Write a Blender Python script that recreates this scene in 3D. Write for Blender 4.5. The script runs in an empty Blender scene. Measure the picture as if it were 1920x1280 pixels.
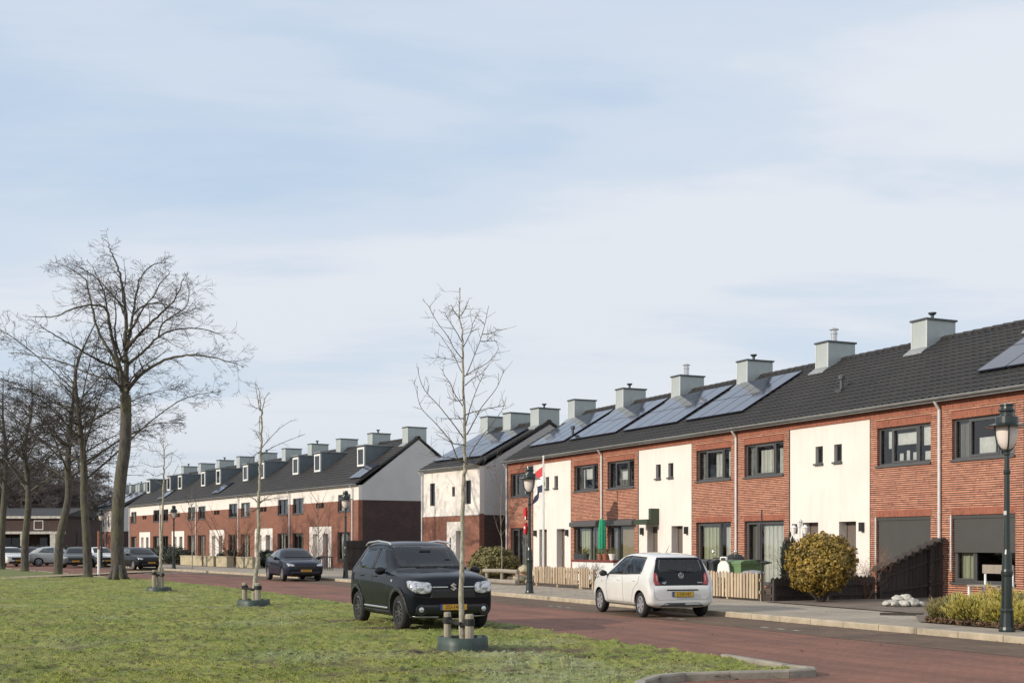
import bpy, bmesh, math, random
import numpy as np
from mathutils import Vector, Matrix, noise
from mathutils.bvhtree import BVHTree
from mathutils.geometry import delaunay_2d_cdt

random.seed(7); rng = np.random.default_rng(7)
SC = bpy.context.scene
COL = SC.collection
F, HZ, EYE = 2350.0, 1021.0, 1.6          # focal length and horizon of the 1920 px photograph, eye height
R = math.radians

# ------------------------------------------------------------------ street frames
class Frame:
    """s runs along the street away from the viewer, d runs across it towards the houses"""
    def __init__(self, xv):
        self.xv = xv; self.a = math.atan((960 - xv) / F)
        self.ca, self.sa = math.cos(self.a), math.sin(self.a)
        self.rz = math.atan2(-self.ca, self.sa)        # local X = -s, local Y = +d
    def P(self, s, d, z=0.0):
        return Vector((d*self.ca - s*self.sa, d*self.sa + s*self.ca, z))
    def s_at(self, px, d):                             # s of the thing seen at column px, at distance d across
        Y = F*d/(self.ca*(px - self.xv))
        return (Y - d*self.sa)/self.ca
    def sd(self, x, y):
        return (-x*self.sa + y*self.ca, x*self.ca + y*self.sa)
A = Frame(-110); B = Frame(-494); C3 = Frame(-520)

def gp(px, py, z=0.0):                                 # ground point
    Y = F*(EYE - z)/(py - HZ)
    return Vector(((px-960)*Y/F, Y, z))
def wp(px, py, Y):                                     # point at depth Y
    return Vector(((px-960)*Y/F, Y, EYE - (py-HZ)*Y/F))

# ------------------------------------------------------------------ mesh helper
class MB:
    def __init__(self): self.v = []; self.f = []; self.m = []; self.mi = 0
    def add(self, vs, fs):
        o = len(self.v); self.v += [tuple(p) for p in vs]
        for q in fs: self.f.append(tuple(i+o for i in q)); self.m.append(self.mi)
    def box(self, x0, x1, y0, y1, z0, z1):
        if x0 > x1: x0, x1 = x1, x0
        self.add([(x0,y0,z0),(x1,y0,z0),(x1,y1,z0),(x0,y1,z0),(x0,y0,z1),(x1,y0,z1),(x1,y1,z1),(x0,y1,z1)],
                 [(0,3,2,1),(4,5,6,7),(0,1,5,4),(1,2,6,5),(2,3,7,6),(3,0,4,7)])
        return self
    def mbox(self, M, sx, sy, sz):                     # box of full size s centred on matrix M
        c = [M @ Vector((x*sx/2, y*sy/2, z*sz/2)) for z in (-1,1) for x,y in ((-1,-1),(1,-1),(1,1),(-1,1))]
        self.add(c, [(0,3,2,1),(4,5,6,7),(0,1,5,4),(1,2,6,5),(2,3,7,6),(3,0,4,7)]); return self
    def bar(self, p, q, w, h=None):                    # square bar between two points
        p, q = Vector(p), Vector(q); d = q-p; h = h or w
        M = Matrix.Translation((p+q)/2) @ d.to_track_quat('Z','Y').to_matrix().to_4x4()
        return self.mbox(M, w, h, d.length)
    def tube(self, pts, rad, n=8, cap=True):
        pts = [Vector(p) for p in pts]
        if not isinstance(rad, (list, tuple)): rad = [rad]*len(pts)
        o = len(self.v); up = None
        for i, p in enumerate(pts):
            t = (pts[min(i+1,len(pts)-1)] - pts[max(i-1,0)])
            if t.length < 1e-9: t = Vector((0,0,1))
            t.normalize()
            if up is None:
                up = t.orthogonal().normalized()
            else:
                up = up - t*up.dot(t)
                up = up.normalized() if up.length > 1e-6 else t.orthogonal().normalized()
            s = t.cross(up)
            for k in range(n):
                an = 2*math.pi*k/n
                self.v.append(tuple(p + (up*math.cos(an)+s*math.sin(an))*rad[i]))
        for i in range(len(pts)-1):
            for k in range(n):
                a = o+i*n+k; b = o+i*n+(k+1)%n
                self.f.append((a,b,b+n,a+n)); self.m.append(self.mi)
        if cap and n > 2:
            self.f.append(tuple(o+k for k in range(n))[::-1]); self.m.append(self.mi)
            e = o+(len(pts)-1)*n
            self.f.append(tuple(e+k for k in range(n))); self.m.append(self.mi)
        return self
    def lathe(self, prof, c=(0,0,0), n=16, axis='z'):
        o = len(self.v); c = Vector(c)
        for r, z in prof:
            for k in range(n):
                an = 2*math.pi*k/n; x, y = r*math.cos(an), r*math.sin(an)
                self.v.append(tuple(c + (Vector((x,y,z)) if axis=='z' else Vector((x,z,y)) if axis=='y' else Vector((z,x,y)))))
        for i in range(len(prof)-1):
            for k in range(n):
                a = o+i*n+k; b = o+i*n+(k+1)%n
                self.f.append((a,b,b+n,a+n)); self.m.append(self.mi)
        self.f.append(tuple(o+k for k in range(n))[::-1]); self.m.append(self.mi)
        e = o+(len(prof)-1)*n
        self.f.append(tuple(e+k for k in range(n))); self.m.append(self.mi)
        return self
    def prism(self, poly, a0, a1, axis='x'):           # poly in (y,z) for x, (x,z) for y, (x,y) for z
        n = len(poly); mk = {'x':lambda p,t:(t,p[0],p[1]),'y':lambda p,t:(p[0],t,p[1]),'z':lambda p,t:(p[0],p[1],t)}[axis]
        self.add([mk(p,a0) for p in poly]+[mk(p,a1) for p in poly],
                 [tuple(range(n))[::-1], tuple(range(n,2*n))]+[(i,(i+1)%n,n+(i+1)%n,n+i) for i in range(n)])
        return self
    def ball(self, c, r, n=10, m=6):
        if not isinstance(r,(tuple,list)): r = (r,r,r)
        prof = [(math.sin(math.pi*(i+.02)/(m+.04)), -math.cos(math.pi*(i+.02)/(m+.04))) for i in range(m+1)]
        o = len(self.v); self.lathe(prof, (0,0,0), n)
        for i in range(o, len(self.v)):
            x,y,z = self.v[i]; self.v[i] = (c[0]+x*r[0], c[1]+y*r[1], c[2]+z*r[2])
        return self
    def mesh(self, name, mats, smooth=False):
        me = bpy.data.meshes.new(name); me.from_pydata(self.v, [], self.f)
        if not isinstance(mats, (list, tuple)): mats = [mats]
        for m in mats: me.materials.append(m)
        if len(mats) > 1: me.polygons.foreach_set('material_index', self.m)
        if smooth: me.polygons.foreach_set('use_smooth', [True]*len(me.polygons))
        me.update(); return me
    def build(self, name, mats, parent=None, smooth=False, fix=False, bevel=0):
        me = self.mesh(name, mats, smooth)
        if fix or bevel:
            bm = bmesh.new(); bm.from_mesh(me); bmesh.ops.recalc_face_normals(bm, faces=bm.faces)
            bm.to_mesh(me); bm.free()
        o = link(name, me, parent)
        if bevel:
            b = o.modifiers.new('bevel','BEVEL'); b.width = bevel; b.segments = 2; b.limit_method='ANGLE'
        return o

def link(name, data, parent=None):
    o = bpy.data.objects.new(name, data); COL.objects.link(o)
    if parent: o.parent = parent
    return o
def tag(o, label=None, cat=None, group=None, kind=None):
    if label: o['label'] = label
    if cat: o['category'] = cat
    if group: o['group'] = group
    if kind: o['kind'] = kind
    return o
def empty(name, loc=(0,0,0), rz=0, label=None, cat=None, group=None):
    o = link(name, None); o.location = loc; o.rotation_euler = (0,0,rz); o.empty_display_size = .2
    return tag(o, label, cat, group)
KIDS = {}
def copy_tree(o, parent=None):
    c = o.copy(); COL.objects.link(c)
    if parent: c.parent = parent
    for ch in [x for x in bpy.data.objects if x.parent == o]: copy_tree(ch, c)
    return c

# ------------------------------------------------------------------ materials
class NT:
    def __init__(self, nt): self.nt = nt; self.n = nt.nodes; self.l = nt.links
    def __call__(self, t, **kw):
        nd = self.n.new(t)
        for k, v in kw.items():
            if k.startswith('i_'):
                key = k[2:]; key = int(key) if key.isdigit() else key.replace('_',' ')
                self.set(nd.inputs[key], v)
            else: setattr(nd, k, v)
        return nd
    def set(self, inp, v):
        if isinstance(v, bpy.types.NodeSocket): self.l.new(v, inp)
        else:
            if isinstance(v, tuple) and len(v) == 3 and inp.type == 'RGBA': v = (*v, 1)
            inp.default_value = v
    def ramp(self, fac, stops, interp='LINEAR'):
        nd = self.n.new('ShaderNodeValToRGB'); self.l.new(fac, nd.inputs[0]); e = nd.color_ramp.elements
        nd.color_ramp.interpolation = interp
        while len(e) < len(stops): e.new(.5)
        for el, (p, c) in zip(e, stops): el.position = p; el.color = (*c, 1) if len(c)==3 else c
        return nd.outputs[0]
    def mix(self, fac, a, b, mode='MIX'):
        nd = self.n.new('ShaderNodeMix'); nd.data_type='RGBA'; nd.blend_type = mode
        self.set(nd.inputs[0], fac); self.set(nd.inputs[6], a); self.set(nd.inputs[7], b)
        return nd.outputs[2]
    def math(self, op, a, b=0.0, clamp=False):
        nd = self.n.new('ShaderNodeMath'); nd.operation = op; nd.use_clamp = clamp
        self.set(nd.inputs[0], a); self.set(nd.inputs[1], b); return nd.outputs[0]
    def noise(self, scale, detail=4, rough=.55, vec=None, out=0):
        nd = self.n.new('ShaderNodeTexNoise'); nd.inputs['Scale'].default_value = scale
        nd.inputs['Detail'].default_value = detail; nd.inputs['Roughness'].default_value = rough
        if vec is not None: self.l.new(vec, nd.inputs['Vector'])
        return nd.outputs[out]
def newmat(name):
    m = bpy.data.materials.new(name); m.use_nodes = True
    nt = NT(m.node_tree); b = nt.n['Principled BSDF']
    return m, nt, b
def obj_co(nt): return nt('ShaderNodeTexCoord').outputs['Object']
def bump(nt, b, h, strength=.3, dist=.02):
    nd = nt('ShaderNodeBump', i_Strength=strength, i_Distance=dist); nt.l.new(h, nd.inputs['Height'])
    nt.l.new(nd.outputs[0], b.inputs['Normal'])
def plain(name, col, rough=.6, metal=0, var=.12, scale=6, bmp=.0, coat=0, bscale=60, spec=.5):
    """a colour with mottled variation and fine bump"""
    m, nt, b = newmat(name); co = obj_co(nt)
    lo = tuple(c*(1-var) for c in col); hi = tuple(min(1,c*(1+var)) for c in col)
    c = nt.ramp(nt.noise(scale, 5, .6, co), [(.3,lo),(.7,hi)])
    nt.l.new(c, b.inputs['Base Color'])
    b.inputs['Roughness'].default_value = rough; b.inputs['Metallic'].default_value = metal
    b.inputs['Coat Weight'].default_value = coat; b.inputs['Coat Roughness'].default_value = .03
    b.inputs['Specular IOR Level'].default_value = spec
    if bmp: bump(nt, b, nt.noise(bscale, 3, .6, co), bmp, .01)
    return m
def wall_uv(nt):
    """coordinates in the plane of the wall, whichever way the face looks"""
    tc = nt('ShaderNodeTexCoord'); s = nt('ShaderNodeSeparateXYZ'); nt.l.new(tc.outputs['Object'], s.inputs[0])
    sn = nt('ShaderNodeSeparateXYZ'); nt.l.new(tc.outputs['Normal'], sn.inputs[0])
    ax = nt.math('GREATER_THAN', nt.math('ABSOLUTE', sn.outputs[0]), .7)
    mx = nt('ShaderNodeMix', data_type='FLOAT'); nt.l.new(ax, mx.inputs[0]); nt.l.new(s.outputs[0], mx.inputs[2]); nt.l.new(s.outputs[1], mx.inputs[3])
    return mx.outputs[0], s.outputs[2], tc
def brick(name, c1, c2, mortar, w=.215, h=.0625, ms=.013, vertical=False, strength=.5, dark=(.05,.03,.03)):
    m, nt, b = newmat(name); u, z, tc = wall_uv(nt)
    cb = nt('ShaderNodeCombineXYZ')
    nt.l.new(z if vertical else u, cb.inputs[0]); nt.l.new(u if vertical else z, cb.inputs[1])
    t = nt('ShaderNodeTexBrick', i_Scale=1.0, i_Mortar_Size=0.0, i_Brick_Width=w, i_Row_Height=h, i_Mortar_Smooth=0.0, i_Bias=0.0)
    nt.l.new(cb.outputs[0], t.inputs['Vector'])
    t.inputs['Color1'].default_value = (*c1,1); t.inputs['Color2'].default_value = (*c2,1)
    fr = nt.math('FRACT', nt.math('DIVIDE', u if vertical else z, h)); k = ms/h
    bed = nt.math('MAXIMUM', nt.math('LESS_THAN', fr, k*.5), nt.math('GREATER_THAN', fr, 1-k*.5))
    n1 = nt.noise(1.3, 4, .6, tc.outputs['Object']); n2 = nt.noise(9, 2, .6, tc.outputs['Object'])
    col = nt.mix(nt.math('MULTIPLY', nt.math('GREATER_THAN', n2, .60), .4), t.outputs['Color'], dark)
    col = nt.mix(nt.math('MULTIPLY', bed, .92), col, mortar)
    col = nt.mix(1.0, col, nt.ramp(n1, [(.3,(.84,.84,.86)),(.7,(1.1,1.08,1.06))]), 'MULTIPLY')
    nt.l.new(col, b.inputs['Base Color']); b.inputs['Roughness'].default_value = .85
    inv = nt.math('SUBTRACT', 1.0, bed)
    bump(nt, b, inv, strength, .012)
    return m

M = {}
def mats():
    M['brick'] = brick('brick', (.66,.315,.205), (.47,.205,.135), (.04,.024,.019), w=.24, ms=.029, strength=.7)
    M['soldier'] = brick('soldier_brick', (.345,.125,.075), (.29,.10,.062), (.16,.07,.05), w=.2, h=.065, ms=.008, vertical=True)
    M['brick2'] = brick('orange_brick', (.285,.122,.078), (.225,.098,.065), (.17,.08,.057), ms=.012, strength=.4)
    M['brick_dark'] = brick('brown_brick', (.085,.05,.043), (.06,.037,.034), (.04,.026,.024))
    # render: cream with faint streaks
    m, nt, b = newmat('cream_render'); co = obj_co(nt)
    mp = nt('ShaderNodeMapping'); mp.inputs['Scale'].default_value = (2.2,2.2,.25); nt.l.new(co, mp.inputs[0])
    st = nt.noise(1.6, 5, .65, mp.outputs[0]); bl = nt.noise(.7, 4, .6, co)
    c = nt.mix(1.0, nt.ramp(st, [(.28,(.72,.665,.61)),(.55,(.77,.715,.66))]), nt.ramp(bl, [(.3,(.93,.93,.93)),(.6,(1,1,1))]), 'MULTIPLY')
    nt.l.new(c, b.inputs['Base Color']); b.inputs['Roughness'].default_value = .9
    bump(nt, b, nt.noise(130, 3, .6, co), .25, .004); M['stucco'] = m
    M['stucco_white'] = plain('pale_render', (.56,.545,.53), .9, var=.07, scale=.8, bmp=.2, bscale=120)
    M['seam'] = plain('dark_seam', (.03,.03,.03), .8)
    # roof tiles
    m, nt, b = newmat('roof_tiles'); co = obj_co(nt)
    c = nt.mix(.5, nt.ramp(nt.noise(5, 5, .7, co), [(.3,(.014,.013,.014)),(.7,(.046,.042,.040))]), nt.ramp(nt.noise(.6, 5, .65, co), [(.3,(.018,.018,.018)),(.62,(.042,.038,.034)),(.75,(.05,.048,.036))]))
    nt.l.new(c, b.inputs['Base Color']); b.inputs['Roughness'].default_value = .62; b.inputs['Specular IOR Level'].default_value=.4
    bump(nt, b, nt.noise(40,4,.7,co), .3, .01); M['tile'] = m
    M['zinc'] = plain('zinc', (.30,.315,.32), .45, .35, var=.15, scale=3)
    M['pipe'] = plain('zinc_pipe', (.66,.66,.65), .45, .2, var=.1, scale=5)
    M['cladding'] = plain('chimney_cladding', (.40,.44,.435), .5, .1, var=.06, scale=2)
    M['cladding_dark'] = plain('dormer_cladding', (.13,.155,.17), .5, .1, var=.1, scale=2)
    M['capmetal'] = plain('dark_cap', (.08,.09,.095), .5, .4)
    M['steel'] = plain('steel', (.55,.55,.55), .3, .9, var=.1)
    M['chrome'] = plain('chrome', (.75,.76,.78), .12, 1.0, var=.03)
    M['frame_grey'] = plain('grey_frame', (.085,.085,.088), .45, var=.08)
    M['frame_dark'] = plain('dark_frame', (.035,.03,.028), .5)
    M['frame_white'] = plain('white_frame', (.74,.74,.72), .4, var=.05)
    M['door_brown'] = plain('taupe_door', (.15,.12,.105), .5, var=.08)
    M['door_white'] = plain('white_door', (.62,.60,.56), .5, var=.06)
    M['curtain'] = curtain('net_curtain', (.80,.79,.74))
    M['curtain_green'] = curtain('greenish_curtain', (.60,.62,.45))
    M['curtain_grey'] = curtain('grey_curtain', (.30,.29,.27))
    M['blind_tan'] = plain('tan_blind', (.40,.32,.22), .8)
    M['screen'] = plain('sun_screen', (.062,.061,.058), .8, var=.06, scale=2, bmp=.15, bscale=200)
    M['room'] = plain('room_plaster', (.16,.15,.14), .9)
    M['paper'] = plain('white_paper', (.75,.74,.72), .8)
    # window glass: a clear reflecting pane
    m, nt, b = newmat('window_glass')
    g = nt('ShaderNodeBsdfGlossy', i_Roughness=.015); g.inputs['Color'].default_value=(1,1,1,1)
    t = nt('ShaderNodeBsdfTransparent'); t.inputs['Color'].default_value=(.72,.75,.75,1)
    fr = nt('ShaderNodeFresnel', i_IOR=1.75); mx = nt('ShaderNodeMixShader')
    wv = nt('ShaderNodeBump', i_Strength=.08, i_Distance=.02); nt.l.new(nt.noise(2.2,1,.4,obj_co(nt)), wv.inputs['Height']); nt.l.new(wv.outputs[0], g.inputs['Normal'])
    nt.l.new(fr.outputs[0], mx.inputs[0]); nt.l.new(t.outputs[0], mx.inputs[1]); nt.l.new(g.outputs[0], mx.inputs[2])
    nt.l.new(mx.outputs[0], nt.n['Material Output'].inputs[0]); M['glass'] = m
    m, nt, b = newmat('dark_window_glass'); nt.set(b.inputs['Base Color'], (.018,.02,.022)); b.inputs['Roughness'].default_value=.04
    M['glass_dark'] = m
    # solar panels
    m, nt, b = newmat('solar_cells'); co = obj_co(nt)
    nt.set(b.inputs['Base Color'], nt.ramp(nt.noise(1.5,3,.5,co), [(.3,(.018,.022,.045)),(.7,(.03,.034,.06))]))
    b.inputs['Roughness'].default_value=.12; b.inputs['Specular IOR Level'].default_value=.5; b.inputs['Coat Weight'].default_value=.35; b.inputs['Coat Roughness'].default_value=.05
    M['solar'] = m
    # wood
    M['wood_light'] = wood('pale_wood', (.58,.46,.325), (.38,.295,.20))
    M['wood_dark'] = wood('dark_stained_wood', (.065,.052,.046), (.035,.028,.026))
    M['wood_grey'] = wood('weathered_wood', (.36,.32,.26), (.22,.19,.16))
    M['stake'] = wood('stake_wood', (.40,.36,.28), (.22,.195,.15))
    M['bark'] = bark('plane_bark', (.115,.10,.085), (.035,.03,.027), (.12,.12,.055))
    M['bark_young'] = bark('young_bark', (.50,.46,.37), (.14,.12,.09), (.24,.235,.13), (13,13,5))
    M['twig'] = plain('twigs', (.048,.039,.035), .9, var=.3, scale=1.5)
    M['twig_young'] = plain('young_twigs', (.125,.105,.085), .9, var=.25, scale=2)
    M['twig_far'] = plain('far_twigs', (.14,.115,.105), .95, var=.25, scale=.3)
    M['red_twig'] = plain('russet_twigs', (.25,.13,.075), .9, var=.25, scale=2)
    # paint etc
    M['iron'] = plain('dark_green_iron', (.012,.020,.018), .28, .0, var=.2, scale=4, coat=.3)
    m, nt, b = newmat('lantern_glass'); nt.set(b.inputs['Base Color'], (.80,.72,.66)); b.inputs['Roughness'].default_value=.3
    b.inputs['Transmission Weight'].default_value=.12; M['lampglass'] = m
    M['black_plastic'] = plain('black_plastic', (.016,.016,.017), .5, var=.15)
    M['rubber'] = plain('rubber', (.018,.018,.018), .85, var=.2, scale=10)
    M['arch'] = plain('wheel_well', (.006,.006,.006), .95)
    M['alloy'] = plain('alloy', (.50,.50,.51), .35, .7, var=.1)
    M['alloy_dark'] = plain('dark_alloy', (.16,.16,.165), .35, .7, var=.15)
    M['silver'] = plain('silver_trim', (.55,.56,.58), .3, .7, var=.05)
    for n, c in dict(black=(.005,.007,.012), white=(.66,.66,.63), navy=(.012,.016,.030), grey=(.09,.10,.105), silver=(.38,.40,.39), jet=(.010,.011,.014)).items():
        mm = plain('paint_'+n, c, .4, .0, var=.05, scale=2, coat=1.0 if n in ('white','silver') else .5, spec=.5 if n in ('white','silver') else .05); M['paint_'+n] = mm
    m, nt, b = newmat('car_glass'); nt.set(b.inputs['Base Color'], (.010,.012,.014)); b.inputs['Roughness'].default_value=.03
    b.inputs['Specular IOR Level'].default_value=.45; M['carglass'] = m
    m, nt, b = newmat('car_side_glass'); nt.set(b.inputs['Base Color'], nt.ramp(nt.noise(5,3,.6,obj_co(nt)), [(.4,(.03,.035,.038)),(.62,(.10,.115,.12))])); b.inputs['Roughness'].default_value=.05
    b.inputs['Specular IOR Level'].default_value=.9; M['sideglass'] = m
    m, nt, b = newmat('headlight'); co=obj_co(nt)
    nt.set(b.inputs['Base Color'], nt.ramp(nt.noise(14,3,.6,co), [(.35,(.16,.165,.18)),(.5,(.50,.51,.53)),(.62,(.72,.73,.75))])); b.inputs['Roughness'].default_value=.1
    b.inputs['Metallic'].default_value=.5; b.inputs['Coat Weight'].default_value=1; M['headlight'] = m
    M['reflector'] = plain('lamp_lens', (.55,.57,.6), .1, .6, var=.05, coat=1)
    M['taillight'] = plain('tail_red', (.28,.012,.016), .15, var=.15, scale=12, coat=1)
    M['taillight_pale'] = plain('tail_pale', (.55,.22,.20), .2, coat=1)
    m, nt, b = newmat('tinted_car_glass')
    g = nt('ShaderNodeBsdfGlossy', i_Roughness=.01); t = nt('ShaderNodeBsdfTransparent'); t.inputs['Color'].default_value=(.70,.74,.74,1)
    fr = nt('ShaderNodeFresnel', i_IOR=1.7); mx = nt('ShaderNodeMixShader')
    nt.l.new(fr.outputs[0], mx.inputs[0]); nt.l.new(t.outputs[0], mx.inputs[1]); nt.l.new(g.outputs[0], mx.inputs[2]); nt.l.new(mx.outputs[0], nt.n['Material Output'].inputs[0]); M['clearglass'] = m
    M['seat'] = plain('seat_fabric', (.07,.07,.075), .9); M['cabin'] = plain('cabin_trim', (.03,.03,.032), .9)
    M['plate'] = plain('number_plate', (.62,.33,.035), .5, var=.05)
    M['plate_rear'] = plain('yellow_number_plate', (.58,.36,.03), .5, var=.05)
    M['plate_blue'] = plain('plate_blue', (.03,.07,.3), .5)
    M['ink'] = plain('black_ink', (.02,.015,.012), .6)
    M['red'] = plain('red_sign', (.48,.02,.025), .5, var=.1)
    M['white'] = plain('white_paint', (.78,.77,.74), .5, var=.06)
    M['flag_red'] = plain('flag_red', (.50,.045,.05), .8)
    M['flag_white'] = plain('flag_white', (.72,.72,.72), .8)
    M['flag_blue'] = plain('flag_blue', (.028,.032,.075), .8)
    M['parasol'] = plain('green_cloth', (.015,.27,.14), .8, var=.2, scale=8)
    M['bin_grey'] = plain('grey_bin', (.04,.045,.05), .5)
    M['bin_green'] = plain('green_bin', (.14,.23,.10), .5, var=.12)
    M['bin_lid'] = plain('dark_lid', (.04,.06,.035), .5)
    M['treebag'] = plain('green_water_ring', (.035,.056,.046), .5, var=.25, scale=7)
    M['strap'] = plain('black_strap', (.014,.014,.014), .7)
    M['stone_white'] = plain('white_stone', (.43,.41,.36), .9, var=.4, scale=5, bmp=.3, bscale=20)
    M['stone_beige'] = plain('beige_block', (.42,.36,.24), .9, var=.22, scale=2.5, bmp=.4, bscale=18)
    M['stone_red'] = plain('red_coping', (.16,.035,.03), .7)
    M['soil'] = ground_mat('soil', (.10,.078,.062), (.26,.21,.17), 9)
    M['pot'] = plain('terracotta', (.30,.12,.07), .8)
    for n, cs in dict(gold=((.44,.285,.045),(.075,.062,.014)), olive=((.23,.20,.065),(.10,.09,.032)), dark=((.022,.032,.022),(.012,.018,.012)), yellow=((.42,.34,.06),(.20,.19,.05)), brown=((.20,.11,.05),(.06,.04,.022)), hedge=((.035,.045,.022),(.018,.024,.013))).items():
        M['leaf_'+n] = leaf('leaf_'+n, *cs)
def curtain(name, col):
    m, nt, b = newmat(name); w = nt('ShaderNodeTexWave', i_Scale=3.2, i_Distortion=1.2, i_Detail=2.0); nt.l.new(obj_co(nt), w.inputs[0])
    w.bands_direction='X'
    nt.set(b.inputs['Base Color'], nt.ramp(w.outputs[1], [(.1,tuple(c*.86 for c in col)),(.7,col)])); b.inputs['Roughness'].default_value=.9
    bump(nt, b, w.outputs[1], .8, .05); return m
def wood(name, hi, lo):
    m, nt, b = newmat(name); mp = nt('ShaderNodeMapping'); mp.inputs['Scale'].default_value=(14,14,1.2); nt.l.new(obj_co(nt), mp.inputs[0])
    n = nt.noise(1.4,6,.65,mp.outputs[0]); ri = nt('ShaderNodeNewGeometry').outputs['Random Per Island']
    c = nt.mix(1, nt.ramp(n,[(.3,lo),(.65,hi)]), nt.ramp(ri,[(0,(.72,.72,.72)),(1,(1.12,1.1,1.08))]), 'MULTIPLY')
    nt.l.new(c, b.inputs['Base Color']); b.inputs['Roughness'].default_value=.85; bump(nt,b,n,.4,.01); return m
def bark(name, hi, lo, moss, sc=(5,5,1.3)):
    m, nt, b = newmat(name); co = obj_co(nt); mp = nt('ShaderNodeMapping'); mp.inputs['Scale'].default_value=sc; nt.l.new(co, mp.inputs[0])
    n = nt.noise(2.2,6,.7,mp.outputs[0]); k = nt.noise(1.1,4,.6,co)
    c = nt.mix(nt.math('MULTIPLY', nt.ramp(k,[(.45,(0,0,0)),(.65,(1,1,1))]), .6), nt.ramp(n,[(.32,lo),(.6,hi)]), moss)
    nt.l.new(c, b.inputs['Base Color']); b.inputs['Roughness'].default_value=.92; bump(nt,b,n,.9,.04); return m
def leaf(name, hi, lo):
    m, nt, b = newmat(name); ri = nt('ShaderNodeNewGeometry').outputs['Random Per Island']; n = nt.noise(3.5,4,.6,obj_co(nt))
    c = nt.mix(.5, nt.ramp(ri,[(0,lo),(1,hi)]), nt.ramp(n,[(.35,lo),(.65,hi)]))
    nt.l.new(c, b.inputs['Base Color']); b.inputs['Roughness'].default_value=.6
    b.inputs['Subsurface Weight'].default_value=0.0
    return m
def ground_mat(name, lo, hi, sc=3, rough=.92, bmp=.6):
    m, nt, b = newmat(name); co = obj_co(nt)
    c = nt.mix(.5, nt.ramp(nt.noise(sc,6,.65,co),[(.32,lo),(.68,hi)]), nt.ramp(nt.noise(sc*.13,4,.6,co),[(.35,lo),(.65,hi)]))
    nt.l.new(c, b.inputs['Base Color']); b.inputs['Roughness'].default_value=rough
    bump(nt, b, nt.noise(sc*5,5,.7,co), bmp, .03); return m
mats()
# ------------------------------------------------------------------ camera, sun, sky
cam = bpy.data.cameras.new('camera'); co_ = link('camera', cam); SC.camera = co_
co_.location = (0,0,EYE); co_.rotation_euler = (R(90),0,0)
cam.sensor_width = 36; cam.lens = F/1920*36; cam.shift_y = (HZ-640)/1920; cam.clip_end = 3000; cam.clip_start = .1
SUN_EL = R(21.5)
ca_ = A.a + R(2)                                      # light travels almost straight at the facades
trav = Vector((math.cos(ca_)*math.cos(SUN_EL), math.sin(ca_)*math.cos(SUN_EL), -math.sin(SUN_EL)))
sun = bpy.data.lights.new('sun','SUN'); so = link('sun', sun); sun.energy = 3.6; sun.angle = R(.55); sun.color = (1.0,.90,.76)
so.rotation_euler = trav.to_track_quat('-Z','Y').to_euler(); so.location = (-30,10,40)
W = bpy.data.worlds.new('World'); SC.world = W; W.use_nodes = True
nt = NT(W.node_tree); bg = nt.n['Background']
sky = nt('ShaderNodeTexSky', sky_type='NISHITA', sun_disc=False, sun_elevation=SUN_EL)
tosun = -trav; sky.sun_rotation = math.atan2(tosun.x, tosun.y); sky.dust_density = 1.2; sky.air_density = 1.0; sky.ozone_density = 1.5
tc = nt('ShaderNodeTexCoord'); sp = nt('ShaderNodeSeparateXYZ'); nt.l.new(tc.outputs['Generated'], sp.inputs[0])
# a high cloud sheet: project the direction on a plane overhead, so that clouds flatten towards the horizon
den = nt.math('ADD', nt.math('MAXIMUM', sp.outputs[2], 0.0), .16)
cb = nt('ShaderNodeCombineXYZ'); nt.l.new(nt.math('DIVIDE', sp.outputs[0], den), cb.inputs[0]); nt.l.new(nt.math('DIVIDE', sp.outputs[1], den), cb.inputs[1])
mp = nt('ShaderNodeMapping'); mp.inputs['Scale'].default_value = (.62,1.5,1); mp.inputs['Rotation'].default_value=(0,0,R(-14)); mp.inputs['Location'].default_value=(3.1,1.35,0)
nt.l.new(cb.outputs[0], mp.inputs[0])
n1 = nt('ShaderNodeTexNoise', i_Scale=.85, i_Detail=6.0, i_Roughness=.52, i_Distortion=.35); nt.l.new(mp.outputs[0], n1.inputs['Vector'])
n2 = nt.noise(.33, 3, .5, mp.outputs[0])
n3 = nt.noise(3.4, 5, .62, mp.outputs[0])
dens = nt.math('ADD', nt.math('ADD', nt.math('MULTIPLY', n1.outputs[0], .58), nt.math('MULTIPLY', n2, .40)), nt.math('MULTIPLY', n3, .09))
fac = nt.ramp(dens, [(.40,(.0,.0,.0)),(.475,(.45,.45,.45)),(.56,(1,1,1))], 'EASE')
thin = nt.ramp(sp.outputs[2], [(0,(.60,.68,.78)),(.12,(.555,.69,.85)),(.5,(.55,.675,.845))])
cloudcol = nt.ramp(sp.outputs[2], [(0,(.64,.70,.77)),(.10,(.77,.81,.87)),(.30,(.785,.825,.895)),(.7,(.745,.80,.885))])
veil = nt.mix(fac, thin, cloudcol)
blue = nt('ShaderNodeVectorMath', operation='SCALE'); nt.l.new(sky.outputs[0], blue.inputs[0]); blue.inputs['Scale'].default_value = .115
nt.l.new(nt.mix(nt.math('ADD', nt.math('MULTIPLY', fac, .06), .92), blue.outputs[0], veil), bg.inputs[0]); bg.inputs[1].default_value = 1.0
SC.view_settings.view_transform = 'Standard'; SC.view_settings.look = 'None'; SC.view_settings.exposure = 0; SC.view_settings.gamma = 1
SC.cycles.max_bounces = 6; SC.cycles.transparent_max_bounces = 12
SC.cycles.use_denoising = True

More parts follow.
